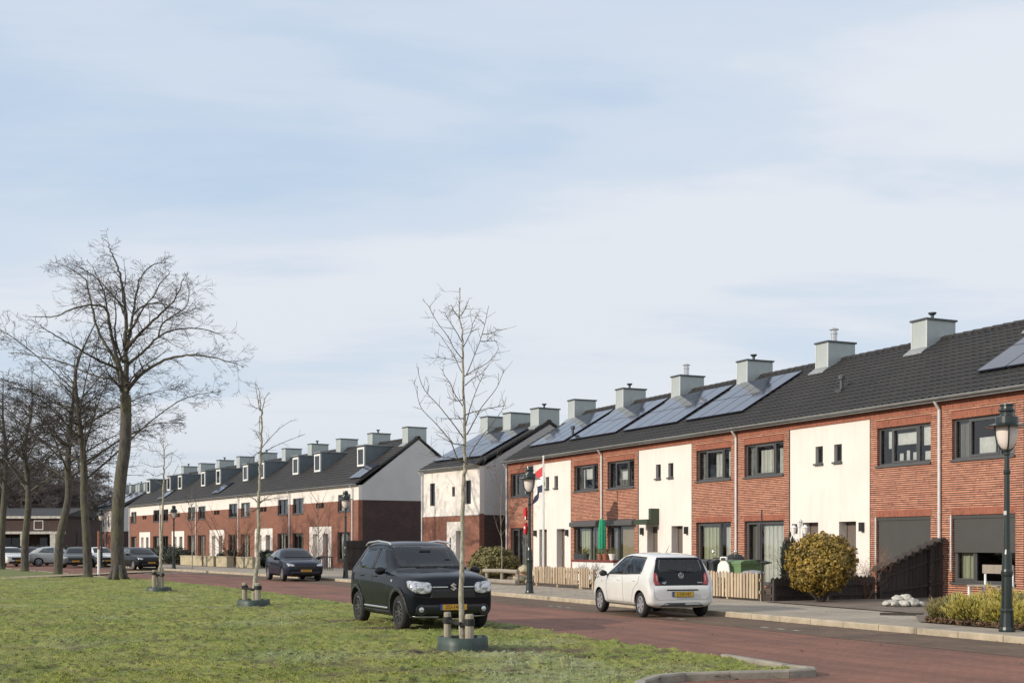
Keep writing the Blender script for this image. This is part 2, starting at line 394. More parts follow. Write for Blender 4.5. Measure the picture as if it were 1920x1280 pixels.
# ------------------------------------------------------------------ ground, road, pavement
def sheet(name, pts, z, m, kind='structure', label=None, cat=None):
    bm = bmesh.new(); vs = [bm.verts.new((p[0],p[1],z)) for p in pts]
    f = bm.faces.new(vs); bmesh.ops.triangulate(bm, faces=[f]); bmesh.ops.recalc_face_normals(bm, faces=bm.faces)
    if sum(g.normal.z for g in bm.faces) < 0: bmesh.ops.reverse_faces(bm, faces=bm.faces)
    me = bpy.data.meshes.new(name); bm.to_mesh(me); bm.free(); me.materials.append(m)
    o = link(name, me); tag(o, kind=kind)
    return o
def p2(fr, s, d): v = fr.P(s, d); return (v.x, v.y)
# street lines: straight along the near row, then along the far row
def streetline(dA, dB, s0=-40, s1=190):
    """polyline at distance dA in frame A joined to dB in frame B"""
    # intersection of the two lines
    det = A.ca*B.sa - A.sa*B.ca
    x = (dA*B.sa - dB*A.sa)/det; y = (A.ca*dB - B.ca*dA)/det
    m = Vector((x,y)); a = Vector(p2(A,s0,dA)); b = Vector(p2(B,s1,dB))
    u1 = (m-a).normalized(); u2 = (b-m).normalized(); q = [a]
    for k in range(9):                                   # eased bend
        t = k/8; c0 = m-u1*7; c1 = m+u2*7
        q.append(c0*(1-t)**2 + m*2*t*(1-t) + c1*t*t)
    q.append(b); return [(v.x,v.y) for v in q]
KERB = streetline(15.95, 23.0); LANE = streetline(14.05, 21.2); LEFT = streetline(9.9, 15.6, s0=13.6)

m, ntm, b = newmat('red_paving'); co = obj_co(ntm)
rot = ntm('ShaderNodeMapping'); rot.inputs['Rotation'].default_value=(0,0,-A.a); ntm.l.new(co, rot.inputs[0])
bt = ntm('ShaderNodeTexBrick', i_Scale=1.0, i_Mortar_Size=.006, i_Brick_Width=.2, i_Row_Height=.1, i_Mortar_Smooth=.3); ntm.l.new(rot.outputs[0], bt.inputs['Vector'])
bt.inputs['Color1'].default_value=(.245,.112,.073,1); bt.inputs['Color2'].default_value=(.205,.095,.063,1); bt.inputs['Mortar'].default_value=(.13,.072,.052,1)
st = ntm('ShaderNodeMapping'); st.inputs['Scale'].default_value=(1.6,.13,1); ntm.l.new(rot.outputs[0], st.inputs[0])
wear = ntm.noise(1.2,5,.65,st.outputs[0]); bl = ntm.noise(.45,5,.6,co); gr = ntm.noise(28,4,.7,co)
c = ntm.mix(1, bt.outputs[0], ntm.ramp(wear,[(.32,(.70,.70,.72)),(.66,(1.18,1.12,1.08))]), 'MULTIPLY')
c = ntm.mix(1, c, ntm.ramp(bl,[(.3,(.74,.76,.78)),(.7,(1.22,1.16,1.12))]), 'MULTIPLY')
c = ntm.mix(1, c, ntm.ramp(gr,[(.3,(.72,.72,.72)),(.7,(1.22,1.22,1.22))]), 'MULTIPLY')
ntm.l.new(c, b.inputs['Base Color']); b.inputs['Roughness'].default_value=.85; bump(ntm,b,ntm.mix(.5,bt.outputs[1],gr),.5,.008); M['road']=m
m, ntm, b = newmat('brown_paving'); co = obj_co(ntm)
rot = ntm('ShaderNodeMapping'); rot.inputs['Rotation'].default_value=(0,0,-A.a); ntm.l.new(co, rot.inputs[0])
bt = ntm('ShaderNodeTexBrick', i_Scale=1.0, i_Mortar_Size=.008, i_Brick_Width=.1, i_Row_Height=.2, i_Mortar_Smooth=.3); ntm.l.new(rot.outputs[0], bt.inputs['Vector'])
bt.inputs['Color1'].default_value=(.168,.106,.063,1); bt.inputs['Color2'].default_value=(.125,.081,.05,1); bt.inputs['Mortar'].default_value=(.07,.05,.035,1)
bl = ntm.noise(.8,6,.68,co); gr = ntm.noise(25,4,.7,co)
c = ntm.mix(1, bt.outputs[0], ntm.ramp(bl,[(.32,(.62,.62,.62)),(.62,(1.15,1.12,1.1))]), 'MULTIPLY')
c = ntm.mix(1, c, ntm.ramp(gr,[(.3,(.68,.68,.68)),(.7,(1.25,1.25,1.25))]), 'MULTIPLY')
ntm.l.new(c, b.inputs['Base Color']); b.inputs['Roughness'].default_value=.85; bump(ntm,b,gr,.5,.008); M['lane']=m
m, ntm, b = newmat('pavement_tiles'); co = obj_co(ntm)
rot = ntm('ShaderNodeMapping'); rot.inputs['Rotation'].default_value=(0,0,-A.a); ntm.l.new(co, rot.inputs[0])
bt = ntm('ShaderNodeTexBrick', i_Scale=1.0, i_Mortar_Size=.008, i_Brick_Width=.3, i_Row_Height=.3, i_Mortar_Smooth=.3); ntm.l.new(rot.outputs[0], bt.inputs['Vector'])
bt.inputs['Color1'].default_value=(.40,.345,.275,1); bt.inputs['Color2'].default_value=(.34,.298,.24,1); bt.inputs['Mortar'].default_value=(.19,.165,.14,1)
bl = ntm.noise(.7,6,.65,co); gr = ntm.noise(22,4,.7,co)
c = ntm.mix(1, bt.outputs[0], ntm.ramp(bl,[(.3,(.72,.70,.68)),(.65,(1.1,1.08,1.05))]), 'MULTIPLY')
c = ntm.mix(1, c, ntm.ramp(gr,[(.3,(.85,.85,.85)),(.7,(1.1,1.1,1.1))]), 'MULTIPLY')
ntm.l.new(c, b.inputs['Base Color']); b.inputs['Roughness'].default_value=.9; bump(ntm,b,gr,.4,.006); M['pavement']=m
M['kerb'] = plain('kerb_stone', (.40,.335,.245), .9, var=.22, scale=3, bmp=.4, bscale=30)
M['kerb_grey'] = plain('worn_edging', (.27,.245,.20), .9, var=.25, scale=3, bmp=.4, bscale=30)
M['marking'] = plain('road_marking', (.42,.40,.36), .8, var=.5, scale=9)
M['earth'] = ground_mat('earth', (.10,.125,.03), (.19,.20,.06), 1.6)
M['sand'] = ground_mat('sand_path', (.30,.235,.15), (.40,.32,.22), 6)

tag(sheet('ground', [(-900,-60),(900,-60),(900,1500),(-900,1500)], -.06, M['earth']))
tag(sheet('road', [p2(A,-30,-12)]+[p2(A,-30,15.95)]+KERB[1:]+[p2(B,190,14.6)]+LEFT[::-1][1:-1]+[p2(A,12,6),p2(A,11,-12)], -.006, M['road']))
tag(sheet('parking_lane', LANE+KERB[::-1], -.002, M['lane']))
far = [p2(B,190,60), p2(A,-40,60)]
tag(sheet('pavement', KERB+far, .095, M['pavement']))
def kerb(name, line, w, z0, z1, m, n=None):
    """kerb stones swept along a polyline, w to the left of its direction"""
    mb = MB(); L = [Vector((*p,0)) for p in line]
    pts = []
    for a, c in zip(L[:-1], L[1:]):
        k = max(1, int((c-a).length/1.0))
        for i in range(k): pts.append(a.lerp(c, i/k))
    pts.append(L[-1])
    for i in range(len(pts)-1):
        a, c = pts[i], pts[i+1]
        t0 = (pts[min(i+1,len(pts)-1)]-pts[max(i-1,0)]).normalized(); t1 = (pts[min(i+2,len(pts)-1)]-pts[i]).normalized()
        n0 = Vector((-t0.y,t0.x,0))*w; n1 = Vector((-t1.y,t1.x,0))*w
        g = (c-a)*.006
        dz = random.uniform(-.004,.004)
        q = [a+g, c-g, c-g+n1, a+g+n0]; e = .015 if w > 0 else -.015
        nn0, nn1 = n0.normalized()*abs(e), n1.normalized()*abs(e)
        low = [p+Vector((0,0,z0)) for p in q]; mid = [p+Vector((0,0,z1-.02+dz)) for p in q]
        top = [q[0]+nn0, q[1]+nn1, q[2]-nn1, q[3]-nn0]; top = [p+Vector((0,0,z1+dz)) for p in top]
        mb.add(low+mid+top, [(0,1,5,4),(1,2,6,5),(2,3,7,6),(3,0,4,7),(4,5,9,8),(5,6,10,9),(6,7,11,10),(7,4,8,11),(8,9,10,11)])
    o = mb.build(name, m, fix=True); tag(o, kind='structure'); return o
kerb('kerb', KERB, -.14, -.1, .112, M['kerb'])
# lawn edge: from the far road along the verge, round the nose and back towards the viewer
gutter_end = [(3.55,15.95),(3.78,15.62),(3.72,15.32),(3.35,15.12),(2.6,14.95),(2.05,14.78),(1.72,14.5),(1.5,14.0),(1.4,13),(1.35,9)]
EDGE = [p for p in LEFT[::-1]][:-1] + [p2(A,16.0,9.95)] + gutter_end
kerb('lawn_kerb', [p2(A,14.6,9.95)] + gutter_end, -.13, -.1, .09, M['kerb_grey'])
kerb('road_edging', LEFT[::-1][:-1]+[p2(A,14.7,9.94)], -.06, -.1, .03, M['kerb_grey'])

# road markings: parking bay ticks and the teeth of the speed table
def mark(name, quads, z):
    mb = MB()
    for q in quads: mb.add([(p[0],p[1],z) for p in q], [(0,1,2,3)])
    return tag(mb.build(name, M['marking'], fix=True), kind='structure')
tk = []
for s in (19.0,19.5,20.0,23.0,23.5,24.0,28.4,28.9,29.4):
    d0 = 14.5; tk.append([p2(A,s,d0),p2(A,s+.22,d0),p2(A,s+.22,d0+.10),p2(A,s,d0+.10)])
mark('parking_marks', tk, .003)
th = []
for k in range(13):
    d = 15.6+k*.56; s = 70.5
    th.append([p2(B,s,d),p2(B,s,d+.4),p2(B,s+1.6,d+.26),p2(B,s+1.6,d+.14)])
mark('speed_table_teeth', th, .003)

# ------------------------------------------------------------------ lawn
def vnoise(x, y, seed=0):
    xi, yi = np.floor(x).astype(np.int64), np.floor(y).astype(np.int64); xf, yf = x-xi, y-yi
    def h(i, j):
        n = (i*374761393 + j*668265263 + seed*1442695041) & 0x7fffffff
        n = ((n ^ (n >> 13))*1274126177) & 0x7fffffff
        return ((n ^ (n >> 16)) & 0xffff)/65535.0
    u, v = xf*xf*(3-2*xf), yf*yf*(3-2*yf)
    return (h(xi,yi)*(1-u)+h(xi+1,yi)*u)*(1-v)+(h(xi,yi+1)*(1-u)+h(xi+1,yi+1)*u)*v
def fbm(x, y, o=4, seed=0):
    a, s = 0, .5
    for k in range(o): a = a+s*vnoise(x*2**k, y*2**k, seed+k*17); s *= .5
    return a/(1-.5**o)
def inside(x, y, poly):
    r = np.zeros(x.shape, bool); n = len(poly)
    for i in range(n):
        (x0,y0),(x1,y1) = poly[i], poly[(i+1)%n]
        if y0 == y1: continue
        c = ((y0 > y) != (y1 > y)) & (x < (x1-x0)*(y-y0)/(y1-y0)+x0)
        r ^= c
    return r
LAWN = EDGE + [(-30,9),(-90,40),(-110,120)]
def lawn_h(x, y):
    lump = fbm(x*1.1, y*1.1, 4, 3)-.5
    tuft = fbm(x*4.2, y*4.2, 3, 9)-.5
    mound = .045*np.exp(-(((x+2.1)/3.2)**2+((y-23.2)/2.9)**2)**1.5)
    return .04 + .05*lump + (.07*tuft)*(.5+fbm(x*.5,y*.5,3,77)) + mound + .085*np.maximum(0, fbm(x*8.5+3, y*6, 2, 41)-.47)**.9*(.35+1.3*fbm(x*.7,y*.7,2,93))
DIRT = [(-0.62,18.45,1.0,.55),(-1.25,18.2,.7,.3),(0.6,18.7,.9,.4),(-2.2,22.7,1.0,.4),(-.7,23.0,.9,.35),(-3.2,25.3,.8,.4),(2.0,20.6,1.0,.3),(2.3,18.3,.9,.3),(-6.3,31.9,.9,.5),(-11.6,42.3,1.0,.6),(1.3,17.4,.7,.2)]
def dirt(x, y):
    r = np.zeros(x.shape)
    for cx, cy, rx, ry in DIRT:
        r = np.maximum(r, 1.25-np.sqrt(((x-cx)/rx)**2+((y-cy)/ry)**2))
    n = fbm(x*2.3, y*2.3, 4, 21)
    r = np.clip(r*1.2 + (n-.5)*1.3, 0, 1)
    return np.maximum(r, np.clip((fbm(x*.9+5, y*.9, 4, 33)-.66)*5, 0, .6))
def frost(x, y): return np.clip((fbm(x*.6+9, y*.45, 4, 51)-.57)*3.2 + 1.3*(fbm(x*2.2,y*1.6,3,88)-.12)*np.exp(-((x-1.1)/2.0)**2-((y-16.9)/1.9)**2), 0, 1)
nx, ny = 760, 760
ys = 7.5*(60/7.5)**(np.arange(ny)/(ny-1)); us = np.linspace(-.64,.32,nx)
gx = us[None,:]*ys[:,None]; gy = np.repeat(ys[:,None], nx, 1)
gz = np.maximum(.006, lawn_h(gx, gy) - .025*dirt(gx, gy))
ok = inside(gx, gy, LAWN)
idx = -np.ones(gx.shape, int); idx[ok] = np.arange(ok.sum())
q = np.stack([idx[:-1,:-1],idx[:-1,1:],idx[1:,1:],idx[1:,:-1]], -1).reshape(-1,4); q = q[(q>=0).all(1)]
def np_mesh(name, V, Fc, n):
    me = bpy.data.meshes.new(name); me.vertices.add(len(V)); me.vertices.foreach_set('co', V.astype(np.float32).ravel())
    me.loops.add(Fc.size); me.loops.foreach_set('vertex_index', Fc.astype(np.int32).ravel())
    me.polygons.add(len(Fc)); me.polygons.foreach_set('loop_start', np.arange(0,Fc.size,n,dtype=np.int32)); me.update(calc_edges=True)
    return me
def vcol(me, name, a):
    at = me.attributes.new(name, 'FLOAT', 'POINT'); at.data.foreach_set('value', a.astype(np.float32).ravel())
V = np.stack([gx[ok],gy[ok],gz[ok]],1); me = np_mesh('lawn', V, q, 4)
litter_shade = np.clip((.40-fbm(gx*4.2,gy*4.2,3,9))*6,0,1)*np.clip((fbm(gx*9,gy*9,3,61)-.42)*5,0,1)  # turf hollows join the dirt tint: litter plus painted shade for dark flecks
vcol(me,'dirt',np.maximum(dirt(gx,gy),.85*litter_shade)[ok]); vcol(me,'frost',frost(gx,gy)[ok])
me.polygons.foreach_set('use_smooth', np.ones(len(q), bool))
m, ntm, b = newmat('lawn_turf'); co = obj_co(ntm)
ad = ntm('ShaderNodeAttribute', attribute_name='dirt').outputs['Fac']; af = ntm('ShaderNodeAttribute', attribute_name='frost').outputs['Fac']
g = ntm.mix(.5, ntm.ramp(ntm.noise(9,5,.7,co),[(.3,(.09,.11,.02)),(.7,(.31,.335,.075))]), ntm.ramp(ntm.noise(.7,4,.6,co),[(.35,(.125,.195,.03)),(.6,(.36,.35,.10))]))
g = ntm.mix(ntm.math('MULTIPLY',af,.4), g, (.30,.33,.22)); g = ntm.mix(ad, g, ntm.ramp(ntm.noise(16,5,.7,co),[(.3,(.055,.04,.022)),(.7,(.16,.125,.07))]))
ntm.l.new(g, b.inputs['Base Color']); b.inputs['Roughness'].default_value=.95; bump(ntm,b,ntm.noise(26,5,.75,co),.8,.05)
me.materials.append(m); lawn = link('lawn', me); tag(lawn, kind='structure')
# beyond the fine lawn
tag(sheet('verge', [p2(B,61.2,15.55),p2(B,190,15.55),(-190,190),(-190,59.4)], .004, M['earth']))
# grass blades standing in the lawn
NB = 620000
yy = 13.6*(60/13.6)**(rng.random(NB)**1.35); xx = (rng.random(NB)*(.285+.44)-.44)*yy
keep = inside(xx, yy, LAWN); xx, yy = xx[keep], yy[keep]
dd = dirt(xx, yy); tf = fbm(xx*4.2, yy*4.2, 3, 9); keep = rng.random(len(xx)) > dd*1.05; keep &= rng.random(len(xx)) < .14+1.4*(tf-.36)+1.6*(fbm(xx*8.5+3,yy*6,2,41)-.5)
xx, yy, dd, tf = xx[keep], yy[keep], dd[keep], tf[keep]; n = len(xx)
hgt = (.008+.026*rng.random(n)**2)*(.5+tf); wd = .003+.003*rng.random(n)+ .00016*yy; an = rng.random(n)*2*np.pi
lx, ly = np.cos(an)*hgt*(.5+rng.random(n)), np.sin(an)*hgt*(.5+rng.random(n)); wa = rng.random(n)*np.pi
zz = np.maximum(.006, lawn_h(xx,yy)-.025*dd)-.006
V = np.empty((n,3,3)); V[:,0]=np.stack([xx-np.cos(wa)*wd,yy-np.sin(wa)*wd,zz],1); V[:,1]=np.stack([xx+np.cos(wa)*wd,yy+np.sin(wa)*wd,zz],1); V[:,2]=np.stack([xx+lx,yy+ly,zz+hgt],1)
me = np_mesh('grass', V.reshape(-1,3), np.arange(n*3).reshape(-1,3), 3); vcol(me,'frost',np.repeat(frost(xx,yy),3))
m, ntm, b = newmat('grass_blades'); ri = ntm('ShaderNodeNewGeometry').outputs['Random Per Island']; co = obj_co(ntm)
af = ntm('ShaderNodeAttribute', attribute_name='frost').outputs['Fac']
g = ntm.mix(.55, ntm.ramp(ri,[(0,(.065,.105,.014)),(.4,(.215,.31,.045)),(.8,(.355,.42,.095)),(1,(.50,.43,.21))]), ntm.ramp(ntm.noise(.8,4,.6,co),[(.35,(.10,.17,.02)),(.62,(.385,.36,.085))]))
pt = ntm.ramp(ntm.noise(.38,5,.62,co),[(.48,(0,0,0)),(.64,(.7,.7,.7))])
g = ntm.mix(pt, g, ntm.ramp(ri,[(0,(.16,.13,.045)),(1,(.42,.35,.14))])); g = ntm.mix(ntm.math('MULTIPLY',af,.75), g, (.44,.48,.36))
ntm.l.new(g,b.inputs['Base Color']); b.inputs['Roughness'].default_value=.8; b.inputs['Specular IOR Level'].default_value=.2
me.materials.append(m); o = link('grass', me); tag(o, kind='stuff', label='short tufted winter grass growing all over the lawn', cat='grass')
# sand path across the grass
pp = [(-27.0,40),(-25.2,50),(-23.9,58),(-22.6,66),(-21.3,74)]
tag(sheet('sand_path', [(x-1.0,y) for x,y in pp]+[(x+.9,y) for x,y in pp[::-1]], .055, M['sand']))
# gardens: soil in front of the near row, leaf litter
tag(sheet('garden_soil', [p2(A,10,17.25),p2(A,18.9,17.3),p2(A,21.2,19.3),p2(A,27.35,19.75),p2(A,27.35,26),p2(A,10,26)], .115, M['soil']))
tag(sheet('garden_yard', [p2(A,27.45,20.0),p2(A,58,20.0),p2(A,58,26),p2(A,27.45,26)], .103, M['lane']))
tag(sheet('far_yard', [p2(B,74,27.8),p2(B,129,27.8),p2(B,129,34),p2(B,74,34)], .103, M['soil']))
LL = MB()
for k in range(5200):
    r = random.random()
    if r < .07: s, d, z = random.uniform(10,40), 15.9-abs(random.gauss(0,.10)), .006
    elif r < .12: s, d, z = random.uniform(10,40), random.uniform(16.1,19.5), .101
    elif r < .16: s, d, z = random.uniform(8,30), random.uniform(10.1,15), .002
    else:
        v = (lambda t: Vector((random.uniform(-.42,.24)*t, t, 0)))(14.2*2.2**random.random()); s, d = A.sd(v.x,v.y); z = float(lawn_h(np.array([v.x]),np.array([v.y]))[0])+.004
        if d > 9.7: continue
    p = A.P(s,d,z+.008); t = random.uniform(0,6.28); q = random.uniform(.012,.03) if r < .16 else random.uniform(.014,.045)
    e1 = Vector((math.cos(t),math.sin(t),random.uniform(-.3,.3)))*q; e2 = Vector((-math.sin(t),math.cos(t),random.uniform(-.3,.3)))*q*.6
    LL.add([p-e1,p-e2,p+e1,p+e2],[(0,1,2,3)])
tag(LL.build('leaves', M['leaf_brown']), 'fallen brown leaves scattered over lawn, gutter and pavement', 'leaves', kind='stuff')
# ------------------------------------------------------------------ houses
def wall_cells(x0, x1, z0, z1, holes, stucco, y0=0.0, y1=.30):
    """front wall cut round its openings; two meshes, brick and render (render sits 25 mm back)"""
    xs = sorted({x0,x1,*[v for h in holes+stucco for v in h[:2] if x0 < v < x1]}); zs = sorted({z0,z1,*[v for h in holes+stucco for v in h[2:4] if z0 < v < z1]})
    bk, scs = MB(), [MB() for _ in stucco]
    for i in range(len(xs)-1):
        run = None
        def flush():
            if run: (scs[run[2]-1] if run[2] else bk).box(xs[i], xs[i+1], y0+(.025 if run[2] else 0), y1, run[0], run[1])
        for j in range(len(zs)-1):
            cx, cz = (xs[i]+xs[i+1])/2, (zs[j]+zs[j+1])/2
            hole = any(h[0]<cx<h[1] and h[2]<cz<h[3] for h in holes)
            st = next((q+1 for q,h in enumerate(stucco) if h[0]<cx<h[1] and h[2]<cz<h[3]), 0)
            if hole: flush(); run = None
            elif run and run[2] == st and abs(run[1]-zs[j])<1e-6: run = (run[0], zs[j+1], st)
            else: flush(); run = (zs[j], zs[j+1], st)
        flush()
    return bk, scs
def window(parent, x0, x1, z0, z1, y=.10, splits=(), sash=(), fw=.06, frame='frame_grey', glass='glass', sill=None, curtains=(), name='window', door=False, transom=None):
    """frame with mullions; pane, sill and curtains are its sub-parts.  splits are fractions of the width"""
    f = MB(); d = .07
    f.box(x0,x1,y,y+d,z1-fw,z1); f.box(x0,x1,y,y+d,z0,z0+fw); f.box(x0,x0+fw,y,y+d,z0+fw,z1-fw); f.box(x1-fw,x1,y,y+d,z0+fw,z1-fw)
    ed = [x0+fw]+[x0+(x1-x0)*s for s in splits]+[x1-fw]
    for s in splits:
        xm = x0+(x1-x0)*s; f.box(xm-fw*.5,xm+fw*.5,y+.002,y+d-.002,z0+fw,z1-fw)
    for k in sash:                                       # inner opening sash, 15 mm proud
        a, c = ed[k]+(.03 if k else .004), ed[k+1]-(.03 if k < len(ed)-2 else .004); w = .05; b0, b1 = z0+fw+.004, z1-fw-.004
        f.box(a,c,y-.015,y+.05,b1-w,b1); f.box(a,c,y-.015,y+.05,b0,b0+w); f.box(a,a+w,y-.015,y+.05,b0+w,b1-w); f.box(c-w,c,y-.015,y+.05,b0+w,b1-w)
    if transom: f.box(x0+fw,x1-fw,y+.004,y+d-.004,transom-.03,transom+.03)
    fo = f.build(name, M[frame], parent)
    g = MB(); g.add([(x0+.02,y+.04,z0+.02),(x1-.02,y+.04,z0+.02),(x1-.02,y+.04,z1-.02),(x0+.02,y+.04,z1-.02)],[(0,1,2,3)]); g.build('pane', M[glass], fo)
    if sill: s = MB(); s.box(x0-.03,x1+.03,-.06,y,z0-.06,z0); s.build('sill', M[sill], fo)
    for (a, c, lo, hi, mt) in curtains:                  # fractions of the opening
        xa, xb = x0+(x1-x0)*a, x0+(x1-x0)*c; za, zb = z0+(z1-z0)*lo, z0+(z1-z0)*hi
        n = max(4,int((xb-xa)/.035)); cm = MB()
        P = [(xa+(xb-xa)*i/n, y+.17+.022*math.sin(i*1.35)+.01*math.sin(i*.5)) for i in range(n+1)]
        if mt in ('paper','blind_tan'): P = [(xa,y+.12),(xb,y+.12)]; n = 1
        cm.add([(x,yy,za) for x,yy in P]+[(x,yy,zb) for x,yy in P], [(i,i+1,n+2+i,n+1+i) for i in range(n)])
        cm.build('curtain' if mt not in ('paper','blind_tan') else 'poster' if mt=='paper' else 'blind', M[mt], fo)
    return fo
def door(parent, x0, x1, z0, z1, y=.30, leafm='door_brown', framem='door_brown', slit=True):
    f = MB(); w=.05
    f.box(x0,x0+w,y,y+.08,z0,z1); f.box(x1-w,x1,y,y+.08,z0,z1); f.box(x0+w,x1-w,y,y+.08,z1-w,z1)
    f.box(x0+w,x1-w,y+.03,y+.07,z0+.03,z1-w)
    o = f.build('door', M[leafm], parent)
    h = MB(); h.box(x0+.1,x0+.13,y-.03,y+.03,z0+.95,z0+1.2); h.build('handle', M['steel'], o)
    if slit: g = MB(); g.box(x1-.32,x1-.16,y+.018,y+.04,z0+.5,z1-.3); g.build('pane', M['curtain_grey'], o)
    return o
TILE = {}
def tile_mesh(key, w, y0, z0, y1, z1, tw, tl, fine):
    """interlocking tiles: waves across, a small step at every course"""
    if key in TILE: return TILE[key]
    nx = int(round(w/tw)); L = math.hypot(y1-y0,z1-z0); nr = int(round(L/tl)); k = 6 if fine else 2
    dy, dz = (y1-y0)/L, (z1-z0)/L; ny_, nz_ = -dz, dy
    V, Fc = [], []
    xs = [-w/2+w*i/(nx*k) for i in range(nx*k+1)]
    wave = [(0.026*max(0,math.sin(2*math.pi*(i%k)/k))**.8 + .004) if fine else (.02 if i%2 else 0.0) for i in range(nx*k+1)]
    for r in range(nr):
        for e, (t, up) in enumerate(((r*L/nr, .034),((r+1)*L/nr, .008))):
            for i, x in enumerate(xs):
                h = up+wave[i]; V.append((x, y0+dy*t+ny_*h, z0+dz*t+nz_*h))
    m = len(xs)
    for r in range(2*nr-1):
        for i in range(m-1): a = r*m+i; Fc.append((a,a+1,a+1+m,a+m))
    me = bpy.data.meshes.new('roof_tiles'); me.from_pydata(V,[],Fc); me.materials.append(M['tile']); me.update(); TILE[key] = me
    return me
def roof(root, w, xoff, ye, ze, yr, zr, yb, tw, tl, fine, key, verge=(0,0)):
    x0, x1 = xoff-w/2, xoff+w/2
    r = MB(); r.prism([(ye,ze-.10),(ye,ze),(yr,zr),(yb,ze),(yb,ze-.10),(yr,zr-.14)], x0-verge[0], x1+verge[1])
    t = 0.0; n = int(w/.4)
    for i in range(n):                                   # ridge tiles
        a = x0+w*i/n; c = x0+w*(i+1)/n; q = []
        for k in range(7):
            an = math.pi*k/6; q.append((yr-.13*math.cos(an), zr-.03+.11*math.sin(an)))
        lift = .018
        r.add([(a,y,z+lift) for y,z in q]+[(c,y,z-.004) for y,z in q], [(k,k+7,k+8,k+1) for k in range(6)]+[tuple(range(7))])
    ro = r.build('roof', M['tile'], root, fix=True)
    tm = link('tiles', tile_mesh(key, w, ye, ze, yr, zr, tw, tl, fine), ro); tm.location = (xoff,0,0)
    return ro
def chimney(parent, x0, x1, y0, y1, zb, zt, flue=0):
    c = MB(); c.box(x0,x1,y0,y1,zb,zt-.05)
    o = c.build('chimney', M['cladding'], parent)
    k = MB(); k.box(x0-.05,x1+.05,y0-.05,y1+.05,zt-.05,zt+.01); k.build('cap', M['capmetal'], o)
    for (x,y) in ((x0,y0),(x1,y0)): e = MB(); e.box(x-.018,x+.018,y-.018,y+.018,zb+.2,zt-.052); e.build('edge_trim', M['pipe'], o)
    s = MB(); s.prism([(y0-.30,zb+.32),(y0-.30,zb+.36),(y0,zb+.57),(y0,zb+.50)], x0-.08, x1+.08); s.build('flashing', M['zinc'], o)
    if flue:
        f = MB(); cx, cy = (x0+x1)/2+.05, (y0+y1)/2-.1
        if flue == 1: f.lathe([(.055,zt),(.055,zt+.16),(.13,zt+.22),(.14,zt+.26),(.03,zt+.27)], (cx,cy,0), 12)
        else: f.lathe([(.11,zt),(.11,zt+.30),(.125,zt+.31),(.125,zt+.38),(.10,zt+.39),(.10,zt+.46),(.17,zt+.47),(.17,zt+.50),(.02,zt+.56)], (cx,cy,0), 12)
        f.build('flue', M['capmetal'] if flue == 1 else M['steel'], o)
    return o
def gutter(root, x0, x1, y, z, r=.075):
    g = MB(); q = [(y+r*math.cos(math.pi+math.pi*k/6), z+r*math.sin(math.pi+math.pi*k/6)) for k in range(7)]
    q += [(y+(r-.012)*math.cos(2*math.pi-math.pi*k/6), z+.004+(r-.012)*math.sin(2*math.pi-math.pi*k/6)) for k in range(7)]
    g.prism(q, x0, x1); g.box(x0,x1,y+r-.01,y+r+.06,z-.12,z+.01)
    return g.build('gutter', M['zinc'], root, fix=True)
def downpipe(root, x, y, z0, z1, r=.045):
    p = MB(); p.tube([(x,y-.24,z1),(x,y-.20,z1-.08),(x,y-.06,z1-.26),(x,y-.06,z0)], r, 10)
    for z in (z0+.6,z0+2.4,z0+4.2): p.lathe([(r+.012,z),(r+.012,z+.05)], (x,y-.06,0), 10); p.box(x-.02,x+.02,y-.06,y+.002,z+.01,z+.04)
    return p.build('downpipe', M['pipe'], root, smooth=False)
def shell(root, x0, x1, depth, z0, ze, zr, left, right, mlow='brick', mup=None, split=None, back=True):
    """back wall, party or gable walls and a dark room behind the windows"""
    g = MB()
    if back: g.box(x0,x1,depth-.2,depth,z0,ze-.1)
    if g.v: g.build('back_wall', M[mlow], root)
    for on, x, t in ((left,x0,.25),(right,x1,-.25)):
        if not on: continue
        a, c = sorted((x, x+t)); yr = depth/2
        s = split or ze; k = (zr-ze)/yr
        if split:
            lo = MB(); lo.box(a,c,.301,depth-.201,z0,s); lo.box(a,c,.301-.301,.30,z0,s) if False else None; lo.build('gable_base', M[mlow], root)
            up = MB(); e = .02; up.prism([(.301,s),(depth-.201,s),(depth-.201,ze-.1),(yr,zr-.17),(.301,ze-.1)], a-(e if t>0 else 0), c+(0 if t>0 else e)); up.build('gable', M[mup or mlow], root, fix=True)
        else:
            up = MB(); up.prism([(.301,z0),(depth-.201,z0),(depth-.201,ze-.1),(yr,zr-.17),(.301,ze-.1)], a, c); up.build('gable', M[mlow], root, fix=True)
    r = MB(); xa, xb = x0+.27, x1-.27
    r.box(xa,xb,2.2,2.25,z0,ze-.12); r.box(xa,xb,.32,2.2,2.62,2.8); r.box(xa,xb,.32,2.2,z0-.02,z0+.01); r.box(xa,xb,.32,2.2,ze-.22,ze-.14)
    r.box(xa-.03,xa,.32,2.25,z0,ze-.14); r.box(xb,xb+.03,.32,2.25,z0,ze-.14)
    r.build('room', M['room'], root)
